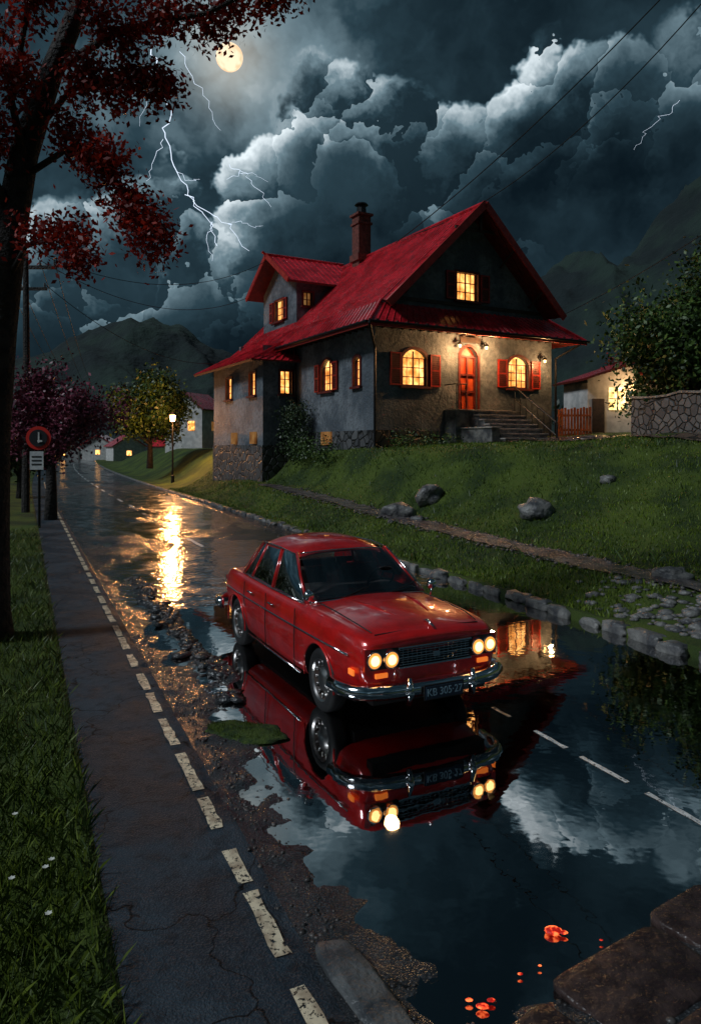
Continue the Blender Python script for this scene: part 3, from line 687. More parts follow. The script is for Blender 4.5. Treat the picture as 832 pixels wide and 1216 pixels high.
C=[tuple(hw(-.6-random.random()*.6,random.uniform(1.5,4.5),random.uniform(-.4,.1))) for i in range(30)]
leaves('foundation_shrub',C,.25,50,.06,M_leaf_green,None)
C=[tuple(hw(random.uniform(.4,2.9),-.3-random.random()*.5,random.uniform(.0,.35))) for i in range(26)]
leaves('flowerbed_shrub',C,.18,50,.05,M_leaf_green,None)
def gpatch(name,pts_c,mat,lift=.03):
    V=[];n=len(pts_c)
    for i,(x,y,wd) in enumerate(pts_c):
        d=Vector((pts_c[min(i+1,n-1)][0]-pts_c[max(i-1,0)][0],pts_c[min(i+1,n-1)][1]-pts_c[max(i-1,0)][1])).normalized(); nr=Vector((-d.y,d.x))
        for u in np.linspace(-.5,.5,9):
            px,py=x+nr.x*wd*u,y+nr.y*wd*u; V.append((px,py,wz(px,py)+lift))
    return np_obj(name,np.array(V),grid_faces(n,9),mat,smooth=True)
gpatch('paved_terrace',spline(TERR,70),M_paving,.06)
pts=spline([(12.1,30.5,0),(13.2,28,0),(14.2,25.5,0),(15.5,22,0)],14)
gwm=MB(); gwm.sweep([(p[0],p[1],wz(p[0],p[1])) for p in pts],[(-.22,-.4),(.22,-.4),(.2,1.5),(-.2,1.5)],0)
gwm.sweep([(p[0],p[1],wz(p[0],p[1])+1.505) for p in pts],[(-.26,0),(.26,0),(.24,.09),(-.24,.09)],1)
gwm.obj('garden_stone_wall',[M_rubble,M_concrete])
fm=MB(); p0=Vector((9.95,34.2,0)); p1=Vector((11.5,34.4,0))
for i in range(11):
    p=p0.lerp(p1,i/10); z=wz(p.x,p.y); fm.box((p.x,p.y,z+.6),(.11,.03,1.35+.06*(i%3)),0)
for h in(.3,1.0): fm.box(((p0.x+p1.x)/2,p0.y+.14,wz(p0.x,p0.y)+h),(1.6,.04,.1),0)
fm.obj('wooden_garden_gate',[M_fence])
O=empty('garden_outbuilding',(12.9,39,3.3),R_(8),1)
ob=MB(); ob.box((1.4,1.5,1.5),(2.8,3,3.4),0); ob.poly([(0,0,3.2),(2.8,0,3.2),(2.8,0,4.0)],0); ob.poly([(0,3,3.2),(2.8,3,3.2),(2.8,3,4.0)],0); ob.box((3.9,1.9,1.5),(2.2,2.6,3.0),0); ob.obj('walls',[M_white],O)
ob=MB(); ob.slab([(-.5,-.5,3.15),(-.5,3.4,3.15),(2.95,3.4,4.3),(2.95,-.5,4.3)],.12,0,1); ob.slab([(2.8,-.3,3.6),(5.2,-.3,3.0),(5.2,3.4,3.0),(2.8,3.4,3.6)],.1,0,1); ob.obj('roof',[M_roof,M_trim],O)
ob=MB(); ob.box((1.7,-.02,2.1),(.95,.06,1.2),0); ob.box((1.7,-.06,2.1),(.05,.05,1.2),1); ob.box((1.7,-.06,2.1),(.95,.05,.05),1); ob.box((.6,-.02,1.1),(.7,.06,2),1); ob.tube([(2.5,-.02,2.9),(2.5,-.25,2.9)],.02,6,1); ob.tube([(2.5,-.25,2.9),(2.5,-.25,2.75)],.07,10,2); ob.obj('window_door_and_lamp',[windowmat('lit_window_yellow',3.5,(1,.6,.18),(1,.8,.4)),M_beam,M_bulb],O)
plight('outbuilding_lamp_light',(15.2,38.6,6.0),(1,.6,.28),90,.1)
tree('red_shrub_tree',(15.4,42.5,3.5),5.2,1.2,M_leaf_red,2,60,.09,21,.1,.8,.28,.5)
O=empty('white_cottage',(-15.6,72,2.2),R_(-20),1)
ob=MB(); ob.box((0,0,1.9),(4.2,4.2,5),0); ob.poly([(-2.1,-2.11,4.4),(2.1,-2.11,4.4),(0,-2.11,5.8)],0); ob.obj('walls',[M_white],O)
ob=MB(); ob.slab([(-2.5,-2.5,4.2),(-2.5,2.5,4.2),(0,2.5,5.95),(0,-2.5,5.95)],.12,0,1); ob.slab([(2.5,-2.5,4.2),(2.5,2.5,4.2),(0,2.5,5.95),(0,-2.5,5.95)],.12,0,1); ob.obj('roof',[M_roof,M_trim],O)
ob=MB(); ob.box((-.8,-2.13,2.6),(.7,.06,.9),0); ob.box((.9,-2.13,2.6),(.7,.06,.9),1); ob.box((2.13,0,2.6),(.06,.7,.9),0); ob.obj('windows',[M_win_dim,M_win],O)
for i,(x,y,w,h) in enumerate([(-52,150,7,3.2),(-60,150,6,2.6),(-44,140,6,3),(-68,165,8,3.5),(-38,150,6,3)]):
    O=empty('distant_cottage',(x,y,0),.3*i,1); ob=MB(); ob.box((0,0,h/2),(w,5,h),0); ob.poly([(-w/2,-2.51,h),(w/2,-2.51,h),(0,-2.51,h+1.8)],0); ob.obj('walls',[M_white],O)
    ob=MB(); ob.slab([(-w/2-.4,-2.9,h-.2),(-w/2-.4,2.9,h-.2),(0,2.9,h+2),(0,-2.9,h+2)],.15,0,0); ob.slab([(w/2+.4,-2.9,h-.2),(w/2+.4,2.9,h-.2),(0,2.9,h+2),(0,-2.9,h+2)],.15,0,0); ob.obj('roof',[M_roof],O)
    ob=MB(); ob.box((0,-2.52,h*.5),(.9,.05,.9),0); ob.obj('window',[M_win],O)
# ---------------------------------------------------------------- street lamp
lx,ly=-12.4,50; lz=wz(lx,ly)
L=empty('street_lamp',(lx,ly,lz)); mb=MB()
mb.tube([(0,0,-.2),(0,0,.5),(0,0,.55),(0,0,4.2)],[.13,.11,.07,.05],12,0); mb.tube([(0,0,4.2),(0,0,4.28)],[.16,.2],12,0)
mb.tube([(0,0,4.72),(0,0,4.95)],[.27,.03],12,0)
for i in range(4):
    a=i*1.571+.785; mb.tube([(math.cos(a)*.17,math.sin(a)*.17,4.28),(math.cos(a)*.24,math.sin(a)*.24,4.73)],.012,5,0)
mb.tube([(0,0,4.3),(0,0,4.7)],[.14,.2],12,1)
mb.obj('post_and_lantern',[M_iron,emat('lamp_glass',(1,.42,.13),60)],L)
plight('street_lamp_light',(lx,ly-.45,lz+4.5),(1,.42,.13),1900,.3)
# ---------------------------------------------------------------- road sign
SG=empty('round_traffic_sign',(-10.55,24.3,0)); mb=MB()
mb.tube([(0,0,-.2),(0,0,3.45)],.045,10,0)
def disc(c,r,d,m,seg=32,th=.02): mb.tube([Vector(c),Vector(c)+Vector(d)*th],r,seg,m)
fd=(.18,-.98,0)
disc((0,-.06,3.08),.40,fd,1); disc((.005,-.085,3.08),.29,fd,2)
mb.box((.03,-.115,3.1),(.05,.012,.36),3); mb.box((.07,-.117,2.98),(.16,.012,.06),3)
mb.box((-.05,-.08,2.32),(.46,.03,.62),4)
for z in(2.45,2.32,2.19): mb.box((-.05,-.10,z),(.33,.01,.05),5)
mb.obj('post_and_plates',[M_iron,pmat('sign_red',(.85,.04,.03),rough=.4,bmp=0),pmat('sign_black',(.04,.04,.045),rough=.3,bmp=0),M_white,pmat('sign_white',(.4,.42,.44),(.55,.55,.55),bmp=0),M_dark],SG)
# ---------------------------------------------------------------- utility pole and wires
U=empty('utility_pole',(-13.6,30,0)); mb=MB()
mb.tube([(0,0,-.3),(.05,0,5.5),(.0,0,11)],[.17,.14,.11],10,0); mb.box((0,0,10.3),(2.6,.12,.14),0); mb.box((0,0,9.4),(1.8,.1,.12),0)
for x in(-1.2,-.6,.6,1.2): mb.tube([(x,0,10.37),(x,0,10.6)],[.05,.035],8,1)
for x in(-.8,.8): mb.tube([(x,0,9.46),(x,0,9.65)],[.05,.035],8,1)
mb.obj('pole_and_crossarms',[M_bark,M_concrete],U)
wr=MB()
def wire(a,b,sag,r=.015,n=24):
    a,b=Vector(a),Vector(b); wr.tube([a.lerp(b,i/n)-Vector((0,0,sag*4*(i/n)*(1-i/n))) for i in range(n+1)],r,5)
wire((-12.4,30,10.6),hw(.2,DK,8.5),1.2); wire((-13,30,10.6),hw(.1,12.3,7.2),1.3); wire((-12.8,30,9.6),hw(-.8,13,4.1),1.1)
for x in(-14.8,-14.2,-13,-12.4): wire((x,30,10.6),(x*1.15-18,92,9.5),1.3)
for x in(-14.8,-12.4): wire((x,30,10.6),(x+4,-12,11),1)
wire(hw(3.4,4,8.3),(15.5,21,23.),.9,.025); wire(hw(3.6,3,8.4),(15.2,21,22.),2.2,.022); wire(hw(8.3,4,4.4),(16.5,24,13.2),.7,.022)
wr.obj('overhead_wires',[M_dark])
# ---------------------------------------------------------------- lightning & moon
lt=MB(); random.seed(5)
def bolt(px,r):
    pts=[]; P=[((u-416)/850*250,250,2.8+(530-v)/850*250) for u,v in px]
    for i in range(len(P)-1):
        a,b=Vector(P[i]),Vector(P[i+1])
        for j in range(5): pts.append(a.lerp(b,j/5)+Vector((random.gauss(0,.6),random.gauss(0,.5),random.gauss(0,.3))))
    pts.append(Vector(P[-1])); n=len(pts); lt.tube(pts,[r*(1-.6*i/n) for i in range(n)],5)
bolt([(183,55),(188,95),(200,130),(196,165),(210,205),(222,232),(250,262),(258,292)],.22)
bolt([(222,232),(240,248),(270,265),(296,298)],.15); bolt([(215,60),(228,90),(246,120),(262,155)],.09); bolt([(196,165),(182,190),(174,215)],.09); bolt([(272,195),(290,206),(306,225),(322,246)],.09)
bolt([(250,262),(246,280),(252,310)],.09); bolt([(210,205),(224,215),(236,212)],.07); bolt([(272,212),(284,205),(300,206),(318,216)],.06); bolt([(270,265),(286,262),(300,270),(312,268)],.06); bolt([(188,95),(176,120),(166,150)],.06); bolt([(806,118),(790,135),(768,155),(752,178)],.05)
lt.obj('lightning_bolts',[emat('lightning',(.75,.85,1),1.1)])
mm,nt,b,out=newmat('moon_surface'); c=MIX(nt,SS(nt,noise(nt,.07,2),.4,.65),(1,.80,.55),(.90,.58,.34)); nt.links.new(c,b.inputs['Emission Color']); b.inputs['Emission Strength'].default_value=1.25; b.inputs['Base Color'].default_value=(0,0,0,1)
mo=np_obj('moon',I2*17,F2,mm,smooth=True); mo.location=(-152,900,492)
M_red_glint,nt,b,out=newmat('red_glow'); b.inputs['Base Color'].default_value=(.1,.01,.01,1); f=SS(nt,noise(nt,22,2),.42,.62); nt.links.new(MIX(nt,f,(1,.012,.006),(1,.16,.04)),b.inputs['Emission Color']); nt.links.new(MA(nt,'MULTIPLY_ADD',f,1.8,.35),b.inputs['Emission Strength'])
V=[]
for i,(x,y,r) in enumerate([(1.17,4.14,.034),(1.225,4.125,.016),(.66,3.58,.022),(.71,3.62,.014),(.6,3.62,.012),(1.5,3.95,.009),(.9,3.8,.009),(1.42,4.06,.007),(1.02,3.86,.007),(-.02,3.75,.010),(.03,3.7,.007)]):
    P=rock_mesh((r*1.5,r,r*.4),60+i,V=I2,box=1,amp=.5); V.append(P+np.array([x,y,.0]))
np_obj('red_reflection_glints',np.concatenate(V),np.concatenate([F2+i*len(I2) for i in range(len(V))]),M_red_glint,smooth=True)  # small emissive lumps stand in for red light reflected off the wet ground
# ---------------------------------------------------------------- CAR
def carpaint():
    m,nt,b,out=newmat('red_car_paint')
    nt.links.new(MIX(nt,SS(nt,noise(nt,4,4,rough=.7),.35,.7),(.74,.012,.010),(.50,.008,.008)),b.inputs['Base Color'])
    b.inputs['Roughness'].default_value=.28; b.inputs['Coat Weight'].default_value=1; b.inputs['Coat IOR'].default_value=1.8; b.inputs['Coat Roughness'].default_value=.025; b.inputs['Metallic'].default_value=.15
    v=voro(nt,70,'F1'); bn=nt.nodes.new('ShaderNodeBump'); bn.inputs['Strength'].default_value=.12; bn.inputs['Distance'].default_value=.004; bn.invert=True
    nt.links.new(SS(nt,v.outputs['Distance'],.1,.35),bn.inputs['Height']); nt.links.new(bn.outputs[0],b.inputs['Coat Normal'])
    return m
M_car=carpaint()
def glassmat():
    m,nt,b,out=newmat('car_glass'); nt.nodes.remove(b)
    tr=nt.nodes.new('ShaderNodeBsdfTransparent'); tr.inputs[0].default_value=(.68,.72,.72,1); gl=nt.nodes.new('ShaderNodeBsdfGlossy'); gl.inputs['Roughness'].default_value=.02
    fr=nt.nodes.new('ShaderNodeFresnel'); fr.inputs['IOR'].default_value=1.9; mx=nt.nodes.new('ShaderNodeMixShader'); nt.links.new(MA(nt,'ADD',fr.outputs[0],.10,clamp=True),mx.inputs[0])
    nt.links.new(tr.outputs[0],mx.inputs[1]); nt.links.new(gl.outputs[0],mx.inputs[2]); nt.links.new(mx.outputs[0],out.inputs[0]); return m
M_glass=glassmat()
CH=R_(26.5)
CAR=empty('vintage_red_sedan_car',(-.22,9.36,-.045),CH-math.pi/2,1.0); CAR.scale=(1.075,1.03,1.10)
ST=[(-2.22,.64,.46,.76,.80),(-2.20,.69,.43,.80,.84),(-2.1,.765,.34,.87,.91),(-1.75,.83,.25,.925,.975),(-1.3,.86,.22,.945,1.0),(-.4,.875,.2,.94,.98),(.5,.875,.2,.94,.98),(.85,.87,.2,.94,1.01),(1.4,.86,.22,.93,1.005),(1.85,.84,.26,.905,.97),(2.08,.815,.34,.875,.925),(2.17,.775,.42,.835,.885),(2.20,.73,.46,.80,.85)]
def prof(w,zb,zs,zt):
    H_=zs-zb
    return [(0,zb),(.76*w,zb),(.90*w,zb+.03),(.955*w,zb+.12),(1.0*w,zb+.55*H_),(.99*w,zs-.16),(.965*w,zs-.07),(.92*w,zs-.008),(.86*w,zs+.016),(.77*w,zs+.018),(.42*w,zt),(0,zt+.016)]
V=[];F=[]; n=12
for st_ in ST:
    P=prof(*st_[1:]); V+=[(st_[0],y,z) for y,z in P]+[(st_[0],-y,z) for y,z in P[-2:0:-1]]
rn=2*n-2
V=[(x+(.05*(1-min(1,abs(y)/.8)**2) if x>2.05 else 0)-(.05*(1-min(1,abs(y)/.75)**2) if x<-2.05 else 0),y,z) for x,y,z in V]
for j in range(len(ST)-1):
    for k in range(rn):
        a=j*rn+k;b_=j*rn+(k+1)%rn; F.append([a,a+rn,b_+rn,b_])
def capf(o,flip):
    for k in range(n-1):
        a=k;b_=k+1; c=(rn-k-1)%rn; d=(rn-k)%rn
        q=list(dict.fromkeys([o+a,o+b_,o+c,o+d])); F.append(q if flip else q[::-1])
capf(0,False); capf((len(ST)-1)*rn,True)
body=np_obj('body_tmp',V,F,M_car,None,smooth=True)
bm=bmesh.new(); bm.from_mesh(body.data); bmesh.ops.recalc_face_normals(bm,faces=bm.faces); bm.to_mesh(body.data); bm.free()
sub=body.modifiers.new('s','SUBSURF'); sub.levels=2; sub.render_levels=2
WX=(1.36,-1.30); cuts=[]
for wx in WX:
    for sg in(-1,1):
        c=MB(); c.tube([(wx,sg*.50,.31),(wx,sg*1.1,.31)],.355,40,0); co=c.obj('cut',M_dark,None,recalc=True); cuts.append(co)
        bo=body.modifiers.new('b','BOOLEAN'); bo.operation='DIFFERENCE'; bo.solver='EXACT'; bo.object=co; bo.material_mode='TRANSFER'
bpy.context.view_layer.update()
dg=bpy.context.evaluated_depsgraph_get(); me=bpy.data.meshes.new_from_object(body.evaluated_get(dg))
bo=bpy.data.objects.new('body',me); link(bo); bo.parent=CAR
for o in cuts+[body]: bpy.data.objects.remove(o,do_unlink=True)
for p in me.polygons: p.use_smooth=True
me.set_sharp_from_angle(angle=R_(40))
al=MB()
for wx in WX:
    for sg in(-1,1):
        w=.863 if wx<1.3 else .856
        al.tube([(wx+.36*math.cos(a),sg*(w-(.016 if abs(math.sin(a))<.3 else 0)),.31+.36*math.sin(a)) for a in np.linspace(-.1,math.pi+.1,28)],.011,6)
al.obj('wheel_arch_lips',M_car,CAR,smooth=True)
DZ=.055
gr=MB(); nu,nv=18,18; xs0,xs1=-1.02,.28
def roofpt(u,v):
    x=xs0+(xs1-xs0)*u; yn=2*v-1; xn=2*u-1
    hw_=.635-.06*abs(xn)**3
    y=hw_*math.copysign(abs(yn)**.9,yn); z=1.335+DZ+.115*(1-abs(yn)**2.5)*(1-.5*abs(xn)**2.6)-.05*abs(xn)**4-.012*abs(yn)**6
    x=x-.05*abs(yn)**2*xn
    return (x,y,z)
for j in range(nv+1):
    for i in range(nu+1): gr.v.append(roofpt(i/nu,j/nv))
for j in range(nv):
    for i in range(nu): a=j*(nu+1)+i; gr.f.append([a,a+1,a+nu+2,a+nu+1]); gr.m.append(0)
ro=gr.obj('roof_panel',M_car,CAR,smooth=True); so=ro.modifiers.new('s','SOLIDIFY'); so.thickness=.04; so.offset=-1; sb=ro.modifiers.new('ss','SUBSURF'); sb.levels=1; sb.render_levels=1
ZT=1.325+DZ; zb_=.955
AT=(.22,.595,ZT)
pl=MB(); gl=MB(); cr=MB()
def my(p,s): return (p[0],p[1]*s,p[2])
BB,BT=(-.10,.78,zb_),(-.18,.615,ZT+.01); QB,QT=(-.88,.77,zb_),(-.72,.60,ZT+.005)
for s in(-1,1):
    pl.tube([my((.88,.745,.92),s),my((.52,.68,1.18),s),my(AT,s)],[.028,.023,.026],8)
    pl.tube([my(BB,s),my(BT,s)],.024,8); pl.tube([my(QB,s),my(QT,s)],.016,8)
    pl.patch(my((-1.46,.70,.94),s),my((-1.14,.78,.94),s),my((-.82,.61,ZT+.01),s),my((-1.03,.565,ZT),s),(0,.03*s,.0),6,6)
    gl.patch(my((.80,.77,zb_),s),my(BB,s),my(BT,s),my((.22,.605,ZT),s),(0,.02*s,0),6,6); gl.patch(my(BB,s),my(QB,s),my(QT,s),my(BT,s),(0,.02*s,0),6,6)
    gl.patch(my(QB,s),my((-1.15,.775,zb_),s),my((-.84,.61,ZT),s),my(QT,s),(0,.01*s,0),4,4)
    cr.tube([my(p,s) for p in[(.84,.795,.96),(-.1,.81,.96),(-.88,.80,.965),(-1.18,.79,.965)]],.009,6)
    cr.tube([my(p,s) for p in[(.86,.785,.96),(.53,.71,1.19),(.25,.635,ZT),(-.18,.655,ZT+.03),(-.72,.64,ZT+.025),(-.86,.63,ZT),(-1.02,.71,1.16),(-1.19,.785,.96)]],.008,6)
    cr.tube([my(p,s) for p in[(-2.12,.785,.72),(-1.75,.842,.72),(-1.3,.871,.72),(-.4,.884,.72),(.5,.884,.72),(1.4,.868,.72),(2.0,.836,.72)]],.010,6)
    cr.tube([my(p,s) for p in[(-.88,.85,.27),(.92,.855,.27)]],.012,6)
    for hx in(-.72,.02): cr.tube([my(p,s) for p in[(hx,.87,.82),(hx+.02,.90,.82),(hx+.14,.90,.82),(hx+.16,.87,.82)]],.010,6)
    cr.tube([my((1.02,.76,.94),s),my((1.02,.79,1.03),s)],.01,6); cr.tube([my((1.04,.79,1.06),s),my((1.0,.79,1.06),s)],[.045,.065],14)
    sm_=MB()
    for line in([(.80,.868,.90),(.80,.882,.6),(.78,.862,.28)],[(-.10,.872,.90),(-.10,.883,.6),(-.12,.862,.28)],[(-.90,.868,.90),(-.90,.880,.66),(-.86,.876,.6)]):
        sm_.tube([my(p,s) for p in line],.006,5)
    sm_.obj('door_seams',M_dark,CAR)
gl.patch((.92,-.70,.985),(.92,.70,.985),(.26,.57,ZT+.01),(.26,-.57,ZT+.01),(.08,0,.03),12,6,0,1,.0)
gl.patch((-1.50,-.68,.97),(-1.50,.68,.97),(-1.0,.54,ZT),(-1.0,-.54,ZT),(-.06,0,.02),12,6,0,1,.0)
cr.tube([(.93+.08*(1-(y/.7)**2)+.01,y,.965+.035*(1-(y/.74)**2)) for y in np.linspace(-.72,.72,14)],.010,6)
cr.tube([(.26+.08*(1-(y/.57)**2)+.01,y,ZT+.035-.03*abs(y/.57)**2) for y in np.linspace(-.57,.57,14)],.008,6)
pl.obj('pillars',M_car,CAR,smooth=True); gl.obj('windows',M_glass,CAR,smooth=True)
wp=MB()
for y in(-.35,.25): wp.tube([(1.0,y,1.015),(.95,y+.2,1.05),(.87,y+.42,1.09)],.006,5)
wp.obj('wipers',M_dark,CAR)
hs=MB()
for s in(-1,1): hs.tube([(x,s*w,z) for x,w,z in((1.0,.66,.978),(1.4,.655,.968),(1.85,.64,.938),(2.06,.61,.905))],.006,5)
hs.tube([(2.10+.04*(1-(y/.64)**2),y,.890+.022*(1-(y/.64)**2)) for y in np.linspace(-.60,.60,10)],.007,5)
hs.obj('bonnet_seams',M_dark,CAR)
rd=MB()
for s in(-1,1): rd.tube([(1.05,s*.34,.983),(1.5,s*.28,.987),(2.05,s*.14,.930)],[.018,.03,.014],10)
rd.obj('bonnet_ridges',M_car,CAR,smooth=True)
cr.tube([(2.02,0,.95),(2.1,0,.965),(2.2,0,.93)],[.006,.018,.008],8)
fs=MB(); fx=2.20; FZ=.70
fs.box((fx-.02,0,FZ),(.06,1.40,.18),0)
for i in range(7): fs.box((fx+.03,0,FZ-.066+i*.022),(.02,.80,.007),1)
for y in np.linspace(-.36,.36,15): fs.box((fx+.024,y,FZ),(.015,.005,.15),1)
for z,d in((.088,.016),(-.088,.016),(0,.012)): fs.box((fx+.03,0,FZ+z),(.045,.84,d),1)
fs.box((fx+.035,.0,FZ),(.06,.07,.05),1)
for s in(-1,1):
    fs.box((fx-.03,s*.585,FZ),(.07,.35,.20),2)
    for y in(.50,.665):
        yy=s*y; ox=-.03 if y>.6 else 0
        fs.tube([(fx+.0+ox,yy,FZ),(fx+.06+ox,yy,FZ)],[.088,.081],28,1)
        fs.tube([(fx+.04+ox,yy,FZ),(fx+.065+ox,yy,FZ)],[.072,.068],28,5)
        fs.tube([(fx+.05+ox,yy,FZ),(fx+.075+ox,yy,FZ),(fx+.088+ox,yy,FZ)],[.050,.042,.02],28,3)
    fs.box((fx-.005,s*.585,.555),(.05,.13,.04),4); fs.box((2.06,s*.825,.58),(.1,.02,.05),4)
fs.obj('grille_and_headlights',[M_dark,M_chrome,M_car,emat('headlamp',(1,.60,.22),3.6),emat('indicator_orange',(1,.22,.03),.7),emat('headlamp_reflector',(1,.40,.08),.9)],CAR,bevel=.004)
bp=MB(); pr=[(-.02,-.065),(.03,-.06),(.06,-.025),(.06,.025),(.03,.06),(-.02,.065)]
fp=[(1.78,-.895,.42),(1.98,-.885,.42),(2.12,-.84,.42),(2.21,-.72,.42),(2.26,-.55,.42),(2.29,-.3,.42),(2.31,0,.42),(2.29,.3,.42),(2.26,.55,.42),(2.21,.72,.42),(2.12,.84,.42),(1.98,.885,.42),(1.78,.895,.42)]
bp.sweep(fp,pr,0); bp.sweep([(-x,-y,.46) for x,y,z in fp],pr,0)
for s in(-1,1):
    bp.tube([(2.33,s*.36,.31),(2.365,s*.36,.42),(2.34,s*.36,.54)],[.028,.038,.022],12); bp.tube([(-2.32,s*.36,.36),(-2.345,s*.36,.46),(-2.33,s*.36,.55)],[.028,.035,.022],10)
bp.obj('bumpers',M_chrome,CAR,smooth=True,recalc=True)
np_=MB(); np_.box((2.388,0,.40),(.012,.42,.11),0); np_.box((2.38,0,.40),(.012,.45,.135),1); np_.box((2.33,0,.40),(.1,.2,.05),1); np_.obj('number_plate',[pmat('plate_blue',(.02,.035,.06),bmp=0,rough=.3),M_dark],CAR)
tcu=bpy.data.curves.new('plate_text','FONT'); tcu.body='KB 305·27'; tcu.size=.095; tcu.align_x='CENTER'; tcu.align_y='CENTER'; tcu.extrude=.001
to=bpy.data.objects.new('plate_text',tcu); link(to); to.parent=CAR; to.location=(2.397,0,.40); to.rotation_euler=(R_(90),0,R_(90)); tcu.materials.append(pmat('plate_letters',(.3,.46,.56),bmp=0))
lo=MB(); lo.box((2.10,0,.35),(.12,1.3,.14),0); lo.box((0,0,.22),(3.4,1.2,.1),0); lo.obj('underbody',M_dark,CAR)
tl=MB()
for s in(-1,1): tl.box((-2.23,s*.58,.70),(.05,.22,.11),0); tl.box((-2.225,s*.58,.70),(.04,.25,.14),1)
tl.box((-2.26,0,.68),(.04,.5,.14),1); tl.obj('tail_lights',[pmat('tail_lens',(.3,.01,.01),rough=.2,bmp=0),M_chrome],CAR)
cr.obj('chrome_trim',M_chrome,CAR,smooth=True)
it=MB()
for y in(-.36,.36): it.box((-.02,y,1.05),(.14,.5,.26),0)
it.box((-.85,0,1.03),(.14,1.2,.2),0); it.box((.80,0,.995),(.2,1.3,.06),0); it.box((-.2,0,.975),(1.9,1.36,.05),0)
it.obj('seats_and_dashboard',pmat('seat_vinyl',(.07,.06,.06),(.12,.10,.095),rough=.5,bmp=0),CAR,bevel=.03)
sw2=MB(); c=Vector((.56,.36,1.08)); ax=Vector((-.85,0,.53)).normalized(); u=Vector((0,1,0)); v=ax.cross(u)
sw2.tube([c+(u*math.cos(a)+v*math.sin(a))*.17 for a in np.linspace(0,2*math.pi,29)],.012,6,cap=False)
for a in(0.2,math.pi-.2,-math.pi/2): sw2.tube([c,c+(u*math.cos(a)+v*math.sin(a))*.17],.010,5)
sw2.obj('steering_wheel',M_dark,CAR,smooth=True)
it=MB(); it.tube([(.27,0,1.36),(.29,0,1.29)],.006,5); it.box((.29,0,1.29),(.02,.22,.06),0); it.obj('rear_view_mirror',M_dark,CAR)
def lathe(mb,c,pr,axis_s,seg=36):
    i0=len(mb.v); n=len(pr)
    for k in range(seg):
        a=2*math.pi*k/seg
        for (y,r,_) in pr: mb.v.append((c[0]+r*math.cos(a),c[1]+axis_s*y,c[2]+r*math.sin(a)))
    for k in range(seg):
        for j in range(n-1):
            a=i0+k*n+j; b_=i0+((k+1)%seg)*n+j; mb.f.append([a,a+1,b_+1,b_]); mb.m.append(pr[j][2])
M_hub=pmat('hub_steel',(.35,.33,.33),(.5,.48,.46),rough=.3,metal=1,bmp=0)
for nm,wx,s in [('wheel_1',1.36,1),('wheel_2',1.36,-1),('wheel_3',-1.30,1),('wheel_4',-1.30,-1)]:
    mb=MB(); c=(wx,s*.735,.31)
    lathe(mb,c,[(-.09,.20,0),(-.095,.24,0),(-.085,.29,0),(-.05,.31,0),(.05,.31,0),(.082,.292,0),(.095,.25,0),(.088,.205,1),(.075,.20,1),(.07,.185,2),(.045,.175,2),(.03,.15,1),(.05,.11,1),(.07,.09,1),(.085,.05,1),(.09,0,1)],s)
    for k in range(12):
        a=k*math.pi/6; mb.box((c[0]+.158*math.cos(a),c[1]+s*.052,c[2]+.158*math.sin(a)),(.05,.03,.022),1,None,Matrix.Rotation(-a,3,'Y'))
    mb.obj(nm,[M_dark,M_hub,M_beam],CAR,smooth=True)
for s in(-1,1):
    l=bpy.data.lights.new('headlamp_light','SPOT'); l.energy=16; l.color=(1,.6,.25); l.spot_size=R_(80); l.spot_blend=.9; l.shadow_soft_size=.07
    o=bpy.data.objects.new('headlamp_light',l); link(o); o.parent=CAR; o.location=(2.40,s*.585,.70); o.rotation_euler=(0,R_(-80),0)
# ---------------------------------------------------------------- world
w=bpy.data.worlds.new('World'); scene.world=w; w.use_nodes=True; nt=w.node_tree; bg=nt.nodes['Background']
w.cycles.sampling_method='MANUAL'; w.cycles.sample_map_resolution=256
tc=nt.nodes.new('ShaderNodeTexCoord'); D=tc.outputs['Generated']
sp=nt.nodes.new('ShaderNodeSeparateXYZ'); nt.links.new(D,sp.inputs[0]); x_,y_,z_=sp.outputs
hyp=MA(nt,'SQRT',MA(nt,'ADD',MA(nt,'MULTIPLY',x_,x_),MA(nt,'MULTIPLY',y_,y_)))
azn=MA(nt,'MULTIPLY',MA(nt,'TANGENT',MA(nt,'MULTIPLY',MA(nt,'ARCTAN2',x_,y_),.499)),2)
el_=MA(nt,'DIVIDE',z_,MA(nt,'MAXIMUM',hyp,.05))
def VM(op,a,b=None,c=None):
    n=nt.nodes.new('ShaderNodeVectorMath'); n.operation=op
    for i,q in enumerate((a,b,c)):
        if q is None: continue
        if isinstance(q,bpy.types.NodeSocket): nt.links.new(q,n.inputs[i])
        else: n.inputs[i].default_value=q
    return n
nn=nt.nodes.new('ShaderNodeTexNoise'); nn.inputs['Scale'].default_value=7; nn.inputs['Detail'].default_value=5; nn.inputs['Roughness'].default_value=.66; nt.links.new(D,nn.inputs['Vector'])
WD=VM('MULTIPLY_ADD',nn.outputs['Color'],(.17,)*3,D).outputs[0]
LD=Vector((-.45,-.15,.88)).normalized()
lit=None;B0=None
for sc_,wl_,wh in((4.6,.80,.58),(11.5,.46,.42)):
    v=voro(nt,sc_,'F1',vec=WD)
    df=VM('SUBTRACT',WD,v.outputs['Position']); d=VM('DOT_PRODUCT',df.outputs[0],tuple(LD))
    l1=MA(nt,'MULTIPLY',d.outputs['Value'],sc_*wl_); h1=MA(nt,'MULTIPLY',MA(nt,'SUBTRACT',1,v.outputs['Distance']),wh)
    lit=l1 if lit is None else MA(nt,'ADD',lit,l1); B0=h1 if B0 is None else MA(nt,'ADD',B0,h1)
crm=nt.nodes.new('ShaderNodeFloatCurve'); cv=crm.mapping.curves[0]
